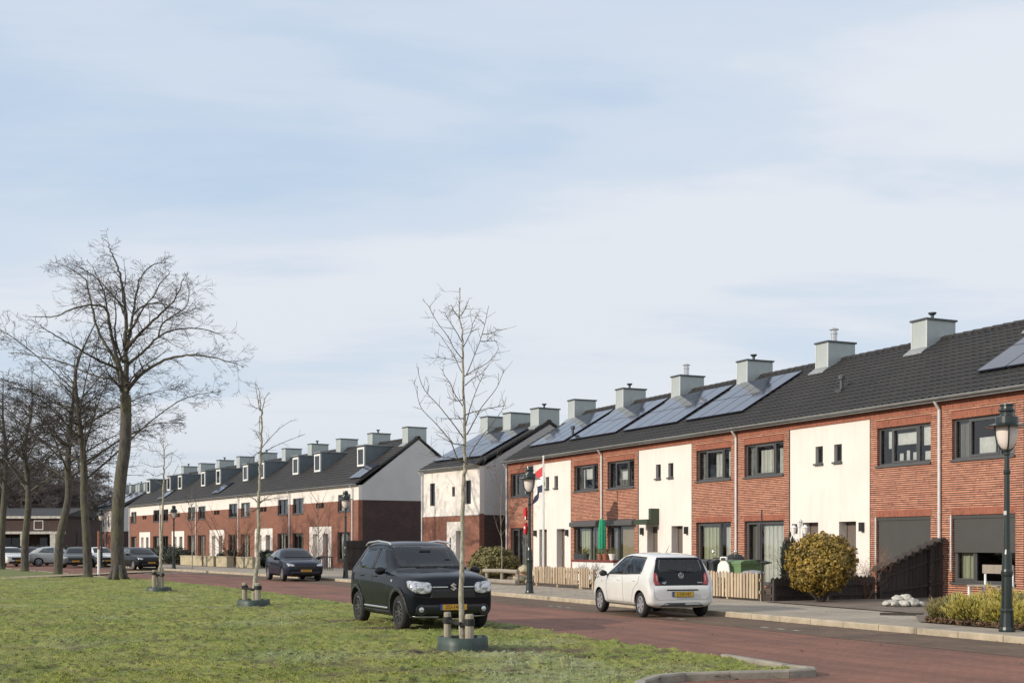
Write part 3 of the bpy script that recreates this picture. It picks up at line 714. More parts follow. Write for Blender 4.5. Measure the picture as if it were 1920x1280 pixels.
def panels(root, x0, x1, cols, rows, ye, ze, yr, zr, ya, yb_, name='solar_panel', up=.13):
    """photovoltaic panels on rails, each one a part"""
    L = math.hypot(yr-ye,zr-ze); dy, dz = (yr-ye)/L,(zr-ze)/L; n = Vector((0,-dz,dy)); e = Vector((0,dy,dz))
    ta, tb = (ya-ye)/dy, (yb_-ye)/dy; base = Vector((0,ye,ze))
    for i in range(cols):
        for j in range(rows):
            a = x0+(x1-x0)*i/cols+.012; c = x0+(x1-x0)*(i+1)/cols-.012; t0 = ta+(tb-ta)*j/rows+.012; t1 = ta+(tb-ta)*(j+1)/rows-.012
            mb = MB(); X = Vector((1,0,0))
            def slab(a,c,t0,t1,h0,h1):
                P = [base+X*x+e*t+n*h for h in (h0,h1) for x,t in ((a,t0),(c,t0),(c,t1),(a,t1))]
                mb.add(P,[(0,3,2,1),(4,5,6,7),(0,1,5,4),(1,2,6,5),(2,3,7,6),(3,0,4,7)])
            mb.mi = 0; slab(a,c,t0,t1,up-.04,up)
            mb.mi = 1; w=.012
            slab(a,c,t0,t0+w,up+.0005,up+.003); slab(a,c,t1-w,t1,up+.0005,up+.003); slab(a,a+w,t0+w,t1-w,up+.0005,up+.003); slab(c-w,c,t0+w,t1-w,up+.0005,up+.003)
            mb.build(name, [M['solar'], M['frame_grey']], root)
    rl = MB()
    for t in np.linspace(ta+.3,tb-.3,2*rows):
        p = base+e*t+n*(up-.075); rl.box(x0,x1,p.y-.02,p.y+.02,p.z-.025,p.z+.03)
    rl.build('panel_rail', M['frame_dark'], root)
def vent(root, x, ye, ze, yr, zr, y):
    z = ze+(zr-ze)*(y-ye)/(yr-ye); v = MB()
    v.lathe([(.06,z-.05),(.06,z+.38),(.11,z+.40),(.11,z+.52),(.05,z+.55)], (x,y,0), 12); v.box(x-.16,x+.16,y-.16,y+.16,z-.06,z+.06)
    v.build('roof_vent', M['capmetal'], root)

# ---------------- near row
D1 = 26.04; HW = 5.04; Z0 = .10
EY, EZ, RY, RZ = -.24, 5.80, 4.16, 8.42
def near_house(sr, left, label, upper, lower, solar=None, flue=0, seed=0, screen=None, shutter=False, gl=False, gr=False, canopy=False, ventx=None, flag=False):
    """left houses are mirrored right houses.  sr = s of the right end"""
    root = empty('terraced_house', A.P(sr+HW/2, D1), A.rz, label, 'house', 'brick terraced houses of the near row')
    h = HW/2
    def X(o0, o1):                                       # o = distance from the downpipe end
        a, c = (-h+o0, -h+o1) if left else (h-o1, h-o0)
        return a, c
    uw = (*X(.42,2.70), 4.0, 5.15); lw = (*X(.42,2.72), .55 if screen is None or screen > .8 else .55, 2.44)
    if lower == 'full': lw = (lw[0], lw[1], .2, 2.44)
    st = (*X(3.02,5.04), Z0, 5.47); dr = (*X(3.70,4.52), Z0+.05, 2.34); sm = (*X(4.38,4.76), 4.25, 4.81)
    bk, sc = wall_cells(-h, h, Z0-.1, 5.72, [uw,lw,dr,sm], [st])
    bk.build('wall', M['brick'], root); sc[0].build('render_panel', M['stucco'], root)
    for w in (uw, lw): l = MB(); l.box(w[0]-.03, w[1]+.03, -.008, .05, w[3]+.002, w[3]+.21); l.build('lintel', M['soldier'], root)
    l = MB(); l.box(-h, h, -.006, .05, 5.47, 5.70); l.build('eaves_course', M['soldier'], root)
    sx = st[0] if not left else st[1]                    # dark movement joint beside the render
    sx = st[1] if not left else st[0]
    s = MB(); s.box(sx-.012, sx+.012, -.004, .03, Z0, 5.47); s.build('joint', M['seam'], root)
    sp = (.25,.74)
    window(root, *uw, splits=sp, sash=(1,), sill='frame_grey', curtains=upper)
    if lower == 'full': window(root, *lw, splits=(.3,), sash=(0,1), curtains=[(.34,.98,.03,.93,'curtain'),(.02,.28,.0,.95,'curtain_grey')] , y=.12)
    else: window(root, *lw, splits=(.34,) if left else (.64,), sash=(0,), curtains=lower, sill='frame_grey', y=.12)
    if screen is not None:
        q = MB(); q.box(lw[0]+.03, lw[1]-.03, .055, .062, screen, lw[3]-.02); q.box(lw[0],lw[1],.03,.09,lw[3]-.10,lw[3]-.012); q.box(lw[0]+.02,lw[1]-.02,.045,.075,screen-.03,screen)
        q.build('sun_screen', M['screen'], root)
        g = MB(); g.box(lw[0]-.05,lw[0]-.01,-.03,.03,lw[2]+.3,lw[3]); g.build('screen_guide', M['pipe'], root)
    if shutter:
        q = MB(); q.prism([(-.20,lw[3]-.02),(-.20,lw[3]+.15),(-.02,lw[3]+.24),(-.009,lw[3]+.24),(-.009,lw[3]-.06)], lw[0]-.1, lw[1]+.1); q.build('shutter_box', M['frame_grey'], root, fix=True)
    door(root, *dr)
    window(root, *sm, y=.12, fw=.05, sill='frame_grey', glass='glass_dark', name='small_window')
    lx = X(3.30,3.44); wl = MB(); wl.box(*lx,-.10,.024,2.02,2.30); wl.build('wall_lamp', M['black_plastic'], root)
    if canopy:
        q = MB(); q.box(dr[0]-.1,dr[1]+.12,-.55,.024,2.42,2.62); q.box(dr[1]-.08,dr[1]+.12,-.35,.024,2.62,3.05); q.build('door_canopy', M['bin_lid'], root)
    roof(root, HW, 0, EY, EZ, RY, RZ, 8.56, .28, .33, True, 'near', (0.06 if gl else 0, .06 if gr else 0))
    gutter(root, -h, h, EY-.08, 5.79)
    if not left: downpipe(root, h-.02, 0, Z0, 5.72)
    if gl: downpipe(root, -h+.06, 0, Z0, 5.72)
    cx = (-h+.02, -h+.72)
    chimney(root, *cx, 3.46, 4.70, 7.55, 9.06 + .0, flue)
    shell(root, -h, h, 8.32, Z0, 5.8, RZ, gl, gr)
    if solar: panels(root, *solar, EY, EZ, RY, RZ, 0.80, 3.55)
    if ventx is not None: vent(root, ventx, EY, EZ, RY, RZ, 1.3)
    return root
S0 = 27.55
near_house(S0-HW, True, 'right-hand end brick house with half-lowered grey screen above a bench', [(.03,.2,.02,.95,'curtain_grey'),(.78,.98,.05,.9,'curtain_grey'),(.36,.62,.12,.5,'paper')], [(.03,.3,.02,.5,'curtain_green')], solar=(-1.95,2.4,4,2), screen=1.42, gr=True)
near_house(S0, False, 'brick house with fully lowered dark screen and white posters in its upper window', [(.30,.72,.52,.82,'paper'),(.12,.22,.45,.9,'paper'),(.78,.97,.45,.95,'paper'),(.80,.97,.08,.3,'paper'),(.33,.40,.08,.3,'paper'),(.46,.52,.08,.36,'paper'),(.58,.66,.08,.3,'paper')], [], flue=1, screen=.95)
near_house(S0+HW, True, 'brick house with white pleated curtains upstairs and down, its bare roof carrying one black vent', [(.28,.70,.04,.80,'curtain'),(.76,.98,.04,.8,'curtain'),(.03,.2,.04,.95,'curtain_grey')], 'full', flue=2, ventx=1.6)
near_house(S0+2*HW, False, 'brick house with pale green blind downstairs behind the black bins', [(.42,.62,.05,.88,'curtain'),(.78,.95,.1,.9,'curtain'),(.04,.2,.0,.9,'curtain_grey')], [(.06,.60,.0,.93,'curtain_green'),(.70,.97,.0,.9,'curtain')], flue=1, solar=(-2.2,1.75,4,2))
near_house(S0+3*HW, True, 'brick house with grey shutter box and tan blind, dark canopy over its door', [(.28,.70,.05,.7,'curtain_grey'),(.40,.62,.3,.62,'paper')], [(.40,.97,.25,.95,'blind_tan'),(.04,.3,.0,.95,'curtain_grey')], flue=2, shutter=True, canopy=True, solar=(-2.15,2.3,4,2))
near_house(S0+4*HW, False, 'brick house with a shutter box above pale green curtains, behind the white garden wall', [(.35,.70,.45,.85,'paper'),(.15,.25,.1,.85,'curtain')], [(.10,.62,.0,.95,'curtain_green'),(.7,.95,.0,.95,'curtain_grey')], flue=1, shutter=True, solar=(-2.15,2.3,4,2))
near_house(S0+5*HW, True, 'left end brick house of the near row, behind the flagpole', [(.5,.95,.05,.9,'curtain'),(.05,.3,.05,.9,'curtain_grey')], [(.35,.95,.02,.95,'curtain_grey')], solar=(-1.6,2.35,4,1), gl=True, ventx=2.2)

# ---------------- far row: white band under the eaves, dormers
D2 = 34.0; W2 = 5.43; SP2 = 74.54
EY2, EZ2, RY2, RZ2 = -.2, 5.55, 4.4, 8.72
def far_house(k, label, dorm, solar=0, flue=0, gl=False, gr=False):
    left = k % 2 == 1; sr = SP2+k*W2; ext = .8 if k == 0 else 0; h = W2/2
    root = empty('terraced_house', B.P(sr+h, D2), B.rz, label, 'house', 'houses with white eaves band in the far row')
    def X(o0,o1): return (-h+o0,-h+o1) if left else (h-o1,h-o0)
    uw = (*X(.45,2.45),3.82,4.92); lw = (*X(.45,2.5),.6,2.45); dr = (*X(4.1,5.0),Z0,2.35); sm = (*X(4.75,5.40),4.10,4.46) if left else (*X(4.75,5.38),4.10,4.46)
    band = (-h,h+ext,4.5,5.6); white = (*X(3.5,5.43),Z0,2.86)
    bk, sc = wall_cells(-h,h+ext,Z0-.1,5.45,[uw,lw,dr,sm],[band,white])
    bk.build('wall', M['brick2'], root); sc[0].build('render_band', M['stucco'], root); sc[1].build('porch_render', M['stucco'], root)
    window(root,*uw,splits=(.5,),curtains=[(.55,.95,.02,.95,'curtain_grey')] if k%3 else [(.05,.45,.02,.95,'curtain')],sill='frame_grey'); window(root,*lw,splits=(.4,),sill='frame_grey',curtains=[(.1,.5,.0,.95,'curtain')] if k%3!=1 else [(.5,.9,.0,.9,'curtain_grey')])
    window(root,*sm,fw=.04,glass='glass_dark',name='small_window')
    door(root,*dr,leafm='door_brown' if k%2==0 else 'door_white')
    wh = W2+ext; xo = ext/2
    roof(root, wh, xo, EY2,EZ2,RY2,RZ2,8.9,.27,.34,False,'far%d'%(k==0),(.05 if gl else 0,.05 if gr else 0))
    gutter(root,-h,h+ext,EY2-.06,EZ2-.01)
    if not left: downpipe(root,h-.02,0,Z0,5.5)
    if gl: downpipe(root,-h+.06,0,Z0,5.5)
    chimney(root, h-.32,h+.42,3.75,5.15,7.8,9.42,flue)
    if dorm is not None:                                 # dormer: dark cheeks, white window frame
        x1 = h-dorm; x0 = x1-1.2; yf = 1.6; sl=(RZ2-EZ2)/(RY2-EY2); zf = EZ2+sl*(yf-EY2); zt = 8.22; yb = EY2+(zt-EZ2)/sl
        d = MB(); d.prism([(yf,zf-.05),(yf,zt),(yb+.3,zt),(yb+.3,zt-.25)],x0,x1); do = d.build('dormer',M['cladding_dark'],root,fix=True)
        f = window(do,x0+.06,x1-.06,zf+.06,zt-.1,y=yf-.075,fw=.13,frame='frame_white',glass='glass_dark')
        t = MB(); t.box(x0-.06,x1+.06,yf-.12,yb+.1,zt+.002,zt+.07); t.build('dormer_roof',M['zinc'],do)
    if solar: panels(root,*((h-1.95+ext,h-.1+ext,2,1) if solar==1 else (-h+1.0,-h+2.9,2,2)),EY2,EZ2,RY2,RZ2,.25 if solar==1 else 2.2,1.6 if solar==1 else 4.0)
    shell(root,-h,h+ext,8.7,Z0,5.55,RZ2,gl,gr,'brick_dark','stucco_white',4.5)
    return root
names = ['pale gable end house of the far row, beside the dark plank fence','far row house with one white dormer, behind the dark blue hatchback','third house from the pale gable end of the far row','far row house right of the slim young tree, its dormer left of the ridge stack','fifth house from the pale gable end of the far row','far row house behind the beige garden blocks and russet shrub','seventh house from the pale gable end of the far row','eighth house from the pale gable end of the far row','far row house second from its distant end, above the hedge','last house at the distant end of the far row, next to the white corner house']
dm = [1.55,3.5,2.2,3.9,2.2,3.6,2.3,3.8,2.0,3.6]
for k in range(10): far_house(k, names[k], dm[k], solar=(1,0,2,0,2,1,2,0,1,0)[k], flue=(0,1,0,1,0,1,0,1,0,1)[k], gl=k==9, gr=k==0)

# ---------------- white corner houses (between the rows, and beyond the far row)
def corner_house(fr, s, d, label, w=6.25):
    root = empty('corner_house', fr.P(s+w/2, d), fr.rz, label, 'house', 'corner houses with a white upper storey')
    h = w/2; ey,ez,ry,rz = -.22,5.78,4.4,8.25
    def X(a,c): return (-h+a,-h+c)
    w1 = (*X(.85,1.42),3.75,5.0); w2 = (*X(3.33,3.65),4.2,4.72); w3 = (*X(4.75,5.35),3.75,5.0); dr = (*X(3.75,4.55),Z0,2.35); sl = (*X(3.05,3.22),1.1,2.0)
    st = (-h,h,3.22,5.9); wh = (*X(2.75,6.25-1.55),Z0,2.85)
    bk, sc = wall_cells(-h,h,Z0-.1,5.70,[w1,w2,w3,dr,sl],[st,wh]); bk.build('wall',M['brick2'],root); sc[0].build('upper_wall',M['stucco'],root); sc[1].build('porch_render',M['stucco'],root)
    t = MB(); t.box(-h,h,-.02,.03,3.16,3.22); t.build('string_course',M['frame_white'],root)
    for w_ in (w1,w2,w3,sl): window(root,*w_,fw=.06,glass='glass_dark',frame='frame_dark')
    door(root,*dr)
    roof(root,w,0,ey,ez,ry,rz,9.0,.28,.34,False,'corner',(.05,.08)); gutter(root,-h,h,ey-.07,5.77); downpipe(root,-h+.05,0,Z0,5.7)
    for x in (-h+.1,-.55,h-.85): chimney(root,x,x+.75,3.75,5.1,7.45,8.95,1 if x>0 else 0)
    panels(root,-h+.4,h-.6,5,2,ey,ez,ry,rz,.5,3.5)
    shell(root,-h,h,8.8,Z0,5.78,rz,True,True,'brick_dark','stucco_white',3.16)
    return root
ch = corner_house(C3, 55.9, 33.2, 'white corner house between the two rows, behind the young tree, with bush at its gable')
for k, lb in enumerate(('distant white corner house past the far row, partly behind the tallest tree trunk','farthest white house beside the distant corner house, between two tree trunks')):
    c2 = copy_tree(ch); v = wp(224,1021,143); c2.rotation_euler.z = B.rz
    off = Matrix.Rotation(B.rz,4,'Z') @ Vector((-6.25/2-6.27*k,0,0)); c2.location = (v.x+off.x, v.y+off.y, 0); c2['label'] = lb

# ---------------- low dark building far behind the trees
def low_building():
    a = wp(118,1021,128); fr_rz = math.atan2(-.16,1)
    root = empty('low_building',(a.x,a.y,0),R(-6),'long dark low building with white fascias and posts behind the tree row','building')
    L = 40
    w = MB(); w.box(-L,0,0,.3,2.9,4.3); w.box(-L,0,3.0,3.3,0,2.9); w.box(-.3,0,.301,9,0,4.3); w.build('wall',M['brick_dark'],root)
    f = MB(); f.box(-L,.2,-.25,.2,2.72,2.98); f.box(-L,.3,-.3,.3,4.3,4.55); f.build('fascia',M['stone_white'],root)
    r = MB(); r.prism([(-.28,4.56),(4.5,5.5),(9.3,4.56)],-L,.3); r.build('roof',M['tile'],root,fix=True)
    for x in (-1.0,-4.2,-7.2,-10.4,-13.5,-17,-21): p = MB(); p.box(x-.28,x+.28,-.2,.25,0,2.71); p.build('post',M['stone_white'],root)
    for i in range(9):
        x = -2.6-i*4.0; window(root,x-1.4,x+1.4,.3,2.4,y=2.9,splits=(.33,.66),glass='glass_dark',frame='frame_dark'); 
        if i%2==0: window(root,x-.5,x+.5,3.15,4.1,y=-.03,glass='glass_dark',frame='frame_white')
low_building()
# ------------------------------------------------------------------ cars
def loft(stations, crease=True):
    V, Fc, cr = [], [], {}; n = 14
    for (x,zb,zs,zt,wb,ws,wt) in stations:
        half = [(0,zb),(wb*.88,zb),(wb,zb+.12*min(1,(zs-zb)/.4)),((wb+ws)/2+.024,zb+(zs-zb)*.56),(ws,zs),(wt,zt-.035),(wt*.66,zt),(0,zt+.012)]
        ring = half + [(-y,z) for y,z in half[-2:0:-1]]
        V += [(x,y,z) for y,z in ring]
    for i in range(len(stations)-1):
        for k in range(n):
            a=i*n+k; b=i*n+(k+1)%n; Fc.append((a,b,b+n,a+n))
            if k in (4,10): cr[(a,a+n)] = .55
            if k in (5,9): cr[(a,a+n)] = .35
            if k in (2,12): cr[(a,a+n)] = .5
            if k in (3,11): cr[(a,a+n)] = .3
    e = (len(stations)-1)*n
    for o, fl in ((0,True),(e,False)):                   # caps as quads across
        for k in range(7):
            if k==0: q=(o,o+1,o+13)
            elif k==6: q=(o+6,o+7,o+8)
            else: q=(o+k,o+k+1,o+14-k-1,o+14-k)
            Fc.append(q if fl else q[::-1])
    me = bpy.data.meshes.new('shell'); me.from_pydata(V,[],Fc)
    bm = bmesh.new(); bm.from_mesh(me); bmesh.ops.recalc_face_normals(bm,faces=bm.faces)
    if crease:
        cl = bm.edges.layers.float.new('crease_edge'); bm.verts.ensure_lookup_table()
        for (p,q),v in cr.items():
            ed = bm.edges.get((bm.verts[p],bm.verts[q]))
            if ed: ed[cl] = v
    bm.to_mesh(me); bm.free(); return me
def evaluated(o):
    dg = bpy.context.evaluated_depsgraph_get(); dg.update()
    return bpy.data.meshes.new_from_object(o.evaluated_get(dg))
def car_shell(stations, paint, wheels, wr, width, sub=2, name='body', parent=None, cabin=None, cuts=()):
    """lofted shell; wheel wells, a hollow cabin and the window openings are cut with booleans"""
    me = loft(stations); me.materials.append(paint); me.materials.append(M['cabin'])
    o = bpy.data.objects.new('tmp', me); COL.objects.link(o)
    s = o.modifiers.new('s','SUBSURF'); s.levels = sub; s.render_levels = sub
    whole = evaluated(o); bm = bmesh.new(); bm.from_mesh(whole); bvh = BVHTree.FromBMesh(bm); bm.free()
    junk = []
    def cutter(cm):
        cm.materials.append(M['cabin']); cm.materials.append(M['cabin'])
        bm = bmesh.new(); bm.from_mesh(cm); bmesh.ops.recalc_face_normals(bm,faces=bm.faces); bm.to_mesh(cm); bm.free()
        for p in cm.polygons: p.material_index = 1
        co2 = bpy.data.objects.new('cut', cm); COL.objects.link(co2); junk.append(co2)
        b = o.modifiers.new('b','BOOLEAN'); b.operation='DIFFERENCE'; b.object = co2; b.solver='EXACT'
        return co2
    cut = MB()
    for wx in wheels:
        for sd in (-1,1):
            a, c = sorted((sd*(width/2-.27), sd*(width/2+.3))); cut.lathe([(wr,a),(wr,c)],(wx,0,wr*.86),28,axis='y')
    cutter(cut.mesh('cut',[M['cabin']]))
    if cabin:
        i0, i1, zb = cabin
        st = [(x,zb,zs,max(zt-.055,zb+.3),max(.2,wb-.30),ws-.075,wt-.05) for (x,_z,zs,zt,wb,ws,wt) in stations[i0:i1]]
        cm = loft(st); t = cutter(cm); m_ = t.modifiers.new('s','SUBSURF'); m_.levels = m_.render_levels = sub
        for poly, view in cuts:
            P = rounded([Vector(p) for p in poly], .03); ctr = sum(P, Vector((0,0)))/len(P); P = [ctr+(p-ctr)*.955 for p in P]
            sg = 1 if view[0]=='+' else -1; w = MB()
            if view[1]=='y': w.prism([(p.x,p.y) for p in P], *sorted((sg*.25, sg*1.4)), axis='y')
            else: w.prism([(p.x,p.y) for p in P], *sorted((-.15 if sg>0 else -1.1, sg*3)), axis='x')
            cutter(w.mesh('cut',[M['cabin']]))
    res = evaluated(o); res.name = name
    bpy.data.objects.remove(o)
    for q in junk: bpy.data.objects.remove(q)
    for p in res.polygons: p.use_smooth = True
    try: res.set_sharp_from_angle(angle=R(38))
    except Exception: pass
    return link(name, res, parent), bvh
def interior(parent, xf, xr, zseat, w, ztop):
    """front seats, rear bench, dashboard, steering wheel, mirror"""
    for sd in (-1,1):
        s = MB(); s.bar((xf-.18,sd*.36,zseat),(xf-.42,sd*.36,zseat+.58),.44,.12); s.bar((xf-.43,sd*.36,zseat+.60),(xf-.47,sd*.36,zseat+.76),.24,.09); s.box(xf-.2,xf+.28,sd*.36-.22,sd*.36+.22,zseat-.12,zseat+.04)
        s.build('seat', M['seat'], parent, bevel=.03)
    s = MB(); s.bar((xr+.12,0,zseat+.02),(xr-.08,0,zseat+.50),w*1.55,.12)
    for y in (-.36,.36): s.bar((xr-.08,y,zseat+.50),(xr-.11,y,zseat+.64),.24,.08)
    s.build('rear_seat', M['seat'], parent, bevel=.03)
    s = MB(); s.box(xf+.58,xf+.92,-w*.92,w*.92,zseat+.05,zseat+.34); s.build('dashboard', M['cabin'], parent, bevel=.04)
    s = MB(); c = Vector((xf+.42,.36,zseat+.36)); s.tube([c+Vector((.06*math.sin(t),.185*math.cos(t),.17*math.sin(t))) for t in [2*math.pi*k/20 for k in range(21)]],.014,6); s.build('steering_wheel', M['cabin'], parent)
    s = MB(); s.box(xf+.26,xf+.29,-.11,.11,ztop-.12,ztop-.06); s.build('rear_view_mirror', M['cabin'], parent)
def rounded(poly, r=.03, n=4):
    out = []; m = len(poly)
    for i in range(m):
        p, a, c = Vector(poly[i]), Vector(poly[i-1]), Vector(poly[(i+1)%m])
        ra = min(r, (a-p).length*.45); rc = min(r, (c-p).length*.45)
        q0, q1 = p+(a-p).normalized()*ra, p+(c-p).normalized()*rc
        for k in range(n+1): t=k/n; out.append(q0*(1-t)**2+p*2*t*(1-t)+q1*t*t)
    return out
def patch(bvh, poly, view, name, m, parent, off=.006, th=.012, step=.06, r=.03, smooth=True):
    """a panel cut along poly and laid on the shell as seen from view ('+y','-y','+x','-x')"""
    poly = rounded([Vector(p) for p in poly], r) if r else [Vector(p) for p in poly]
    dense = []
    for i in range(len(poly)):
        a, c = poly[i], poly[(i+1)%len(poly)]; k = max(1,int((c-a).length/step))
        dense += [a.lerp(c,j/k) for j in range(k)]
    xs = [p.x for p in dense]; ys = [p.y for p in dense]
    def ins(q):
        c = False
        for i in range(len(dense)):
            a, b = dense[i], dense[i-1]
            if (a.y>q.y)!=(b.y>q.y) and q.x < (b.x-a.x)*(q.y-a.y)/(b.y-a.y)+a.x: c = not c
        return c
    pts = list(dense); nb = len(dense)
    x = min(xs)+step/2
    while x < max(xs):
        y = min(ys)+step/2
        while y < max(ys):
            q = Vector((x,y))
            if ins(q) and min((q-d).length for d in dense) > step*.4: pts.append(q)
            y += step
        x += step
    v2, _, fs, *_r = delaunay_2d_cdt(pts, [(i,(i+1)%nb) for i in range(nb)], [], 1, 1e-6)
    sg = 1 if view[0]=='+' else -1; ax = view[1]
    bm = bmesh.new(); vs = []
    for p in v2:
        if ax=='y': o, d = Vector((p.x, sg*3, p.y)), Vector((0,-sg,0))
        elif ax=='x': o, d = Vector((sg*4, p.x, p.y)), Vector((-sg,0,0))
        h, nn, _i, _d = bvh.ray_cast(o, d)
        if h is None: vs.append(None); continue
        if nn.dot(d) > 0: nn = -nn
        nn = (nn - d*.6).normalized()
        vs.append(bm.verts.new(h + nn*off))
    for f in fs:
        q = [vs[i] for i in f]
        if any(t is None for t in q): continue
        try: bm.faces.new(q)
        except ValueError: pass
    if not bm.faces: bm.free(); return None
    bmesh.ops.recalc_face_normals(bm, faces=bm.faces)
    f0 = max(bm.faces, key=lambda f: f.calc_area()); dv = Vector((0,sg,0)) if ax=='y' else Vector((sg,0,0))
    bm.normal_update()
    if sum((f.normal.dot(dv)*f.calc_area() for f in bm.faces)) < 0: bmesh.ops.reverse_faces(bm, faces=bm.faces)
    me = bpy.data.meshes.new(name)
    top = list(bm.faces)
    bnd = [e for e in bm.edges if e.is_boundary]         # short skirt back into the shell
    ex = bmesh.ops.extrude_edge_only(bm, edges=bnd)
    for v in [g for g in ex['geom'] if isinstance(g, bmesh.types.BMVert)]: v.co -= dv*th
    for f in top: f.smooth = smooth
    bm.to_mesh(me); bm.free(); me.materials.append(m)
    return link(name, me, parent)
def seam(bvh, pts, view, parent, name='door_seam', r=.005, m='black_plastic', off=0.0):
    sg = 1 if view[0]=='+' else -1; out = []
    for a, c in zip(pts[:-1], pts[1:]):
        k = max(1,int(math.hypot(c[0]-a[0],c[1]-a[1])/.06))
        for j in range(k+1):
            u, w = a[0]+(c[0]-a[0])*j/k, a[1]+(c[1]-a[1])*j/k
            o, d = (Vector((u,sg*3,w)),Vector((0,-sg,0))) if view[1]=='y' else (Vector((sg*4,u,w)),Vector((-sg,0,0)))
            h,nn,_i,_d = bvh.ray_cast(o,d)
            if h: out.append(h - d*off)
    if len(out) > 1: mb = MB(); mb.tube(out, r, 6); return mb.build(name, M[m], parent)
WHEEL = {}
def wheel(parent, x, y, r, w, style, side):
    e = empty('wheel', (x,y,r)); e.parent = parent; e.rotation_euler = (0, random.uniform(0,1), 0 if side > 0 else math.pi)
    key = (r,w,style)
    if key not in WHEEL:
        t = MB(); ri = r*.66
        t.lathe([(ri,-w/2),(r*.9,-w/2),(r*.975,-w/2+.025),(r,-w/2+.05),(r,w/2-.05),(r*.975,w/2-.025),(r*.9,w/2),(ri+.012,w/2),(ri,w/2-.03),(ri-.01,-w/2+.05)],(0,0,0),36,axis='y')
        rm = MB(); rm.mi = 0
        rm.lathe([(ri,w/2-.005),(ri-.025,w/2-.01),(ri-.03,w/2-.05)],(0,0,0),36,axis='y') if False else None
        n = 36; o = len(rm.v)                             # rim flange ring
        for rr, yy in ((ri+.004,w/2-.012),(ri-.022,w/2-.006),(ri-.03,w/2-.05),(ri-.03,-w/2+.06)):
            for k in range(n): an=2*math.pi*k/n; rm.v.append((rr*math.cos(an),yy,rr*math.sin(an)))
        for i in range(3):
            for k in range(n): a=o+i*n+k; b=o+i*n+(k+1)%n; rm.f.append((a,b,b+n,a+n)); rm.m.append(0)
        rm.mi = 1; rm.lathe([(ri-.03,-w/2+.055),(ri-.03,-w/2+.075)],(0,0,0),n,axis='y')
        rm.mi = 0; rm.lathe([(.05,w/2-.06),(.05,w/2-.025),(.03,w/2-.018)],(0,0,0),16,axis='y')
        ns = 5 if style!='up' else 6
        for k in range(ns):
            an=2*math.pi*k/ns; dr = Vector((math.cos(an),0,math.sin(an))); tn = Vector((-math.sin(an),0,math.cos(an)))
            for s_ in ((-1,1) if style!='up' else (0,)):
                a = dr*.03+tn*s_*.018; b_ = dr*(ri-.025)+tn*s_*(.05)
                ww = .026 if style!='up' else .075
                P = []
                for (p,wd) in ((a,ww*.9),(b_,ww)):
                    for yy in (w/2-.055,w/2-.018):
                        P += [p+tn*wd/2+Vector((0,yy,0)), p-tn*wd/2+Vector((0,yy,0))]
                rm.add(P,[(0,1,3,2),(4,6,7,5),(0,2,6,4),(1,5,7,3),(2,3,7,6),(0,4,5,1)])
        WHEEL[key] = (t.mesh('tyre',M['rubber'],True), rm.mesh('rim',[M['alloy_dark'] if style=='dark' else M['alloy'], M['arch']]))
        for me in WHEEL[key]:
            bm = bmesh.new(); bm.from_mesh(me); bmesh.ops.recalc_face_normals(bm,faces=bm.faces); bm.to_mesh(me); bm.free()
        try: WHEEL[key][0].set_sharp_from_angle(angle=R(40))
        except Exception: pass
    link('tyre', WHEEL[key][0], e); link('rim', WHEEL[key][1], e)
    return e
def text(body, size, loc, rot, m, parent, name='lettering', ext=.001):
    cu = bpy.data.curves.new('t','FONT'); cu.body = body; cu.size = size; cu.align_x='CENTER'; cu.align_y='CENTER'; cu.extrude = ext
    t = bpy.data.objects.new('t', cu); COL.objects.link(t); dg = bpy.context.evaluated_depsgraph_get(); dg.update()
    me = bpy.data.meshes.new_from_object(t.evaluated_get(dg)); bpy.data.objects.remove(t); me.name = name; me.materials.clear(); me.materials.append(m)
    o = link(name, me, parent); o.location = loc; o.rotation_euler = rot; return o
def number_plate(parent, x, z, front, body, m='plate', tilt=0, y=0):
    sg = 1 if front else -1
    p = MB(); p.box(x-.004,x+.012*sg,y-.265,y+.265,z-.06,z+.06); o = p.build('number_plate', M['black_plastic'], parent)
    f = MB(); f.box(x+.0125*sg,x+.016*sg,y-.255 if not front else y-.215,y+.255 if front else y+.215,z-.05,z+.05); f.build('plate_face', M[m], o)
    bl = MB(); b0 = (-.255,-.216) if front else (.216,.255)
    bl.box(x+.0125*sg,x+.016*sg,y+b0[0],y+b0[1],z-.05,z+.05); bl.build('country_band', M['plate_blue'], o)
    text(body, .088, (x+.0175*sg, y+(.02 if front else -.02), z), (R(90),0,R(90) if front else R(-90)), M['ink'], o)
    return o
def mirror(parent, x, y, z, side, m):
    b = MB(); b.ball((x-.01,y+side*.13,z),(.06,.105,.075),12,8); b.bar((x,y-side*.02,z-.04),(x,y+side*.06,z-.03),.05,.04)
    return b.build('wing_mirror', m, parent, smooth=True)

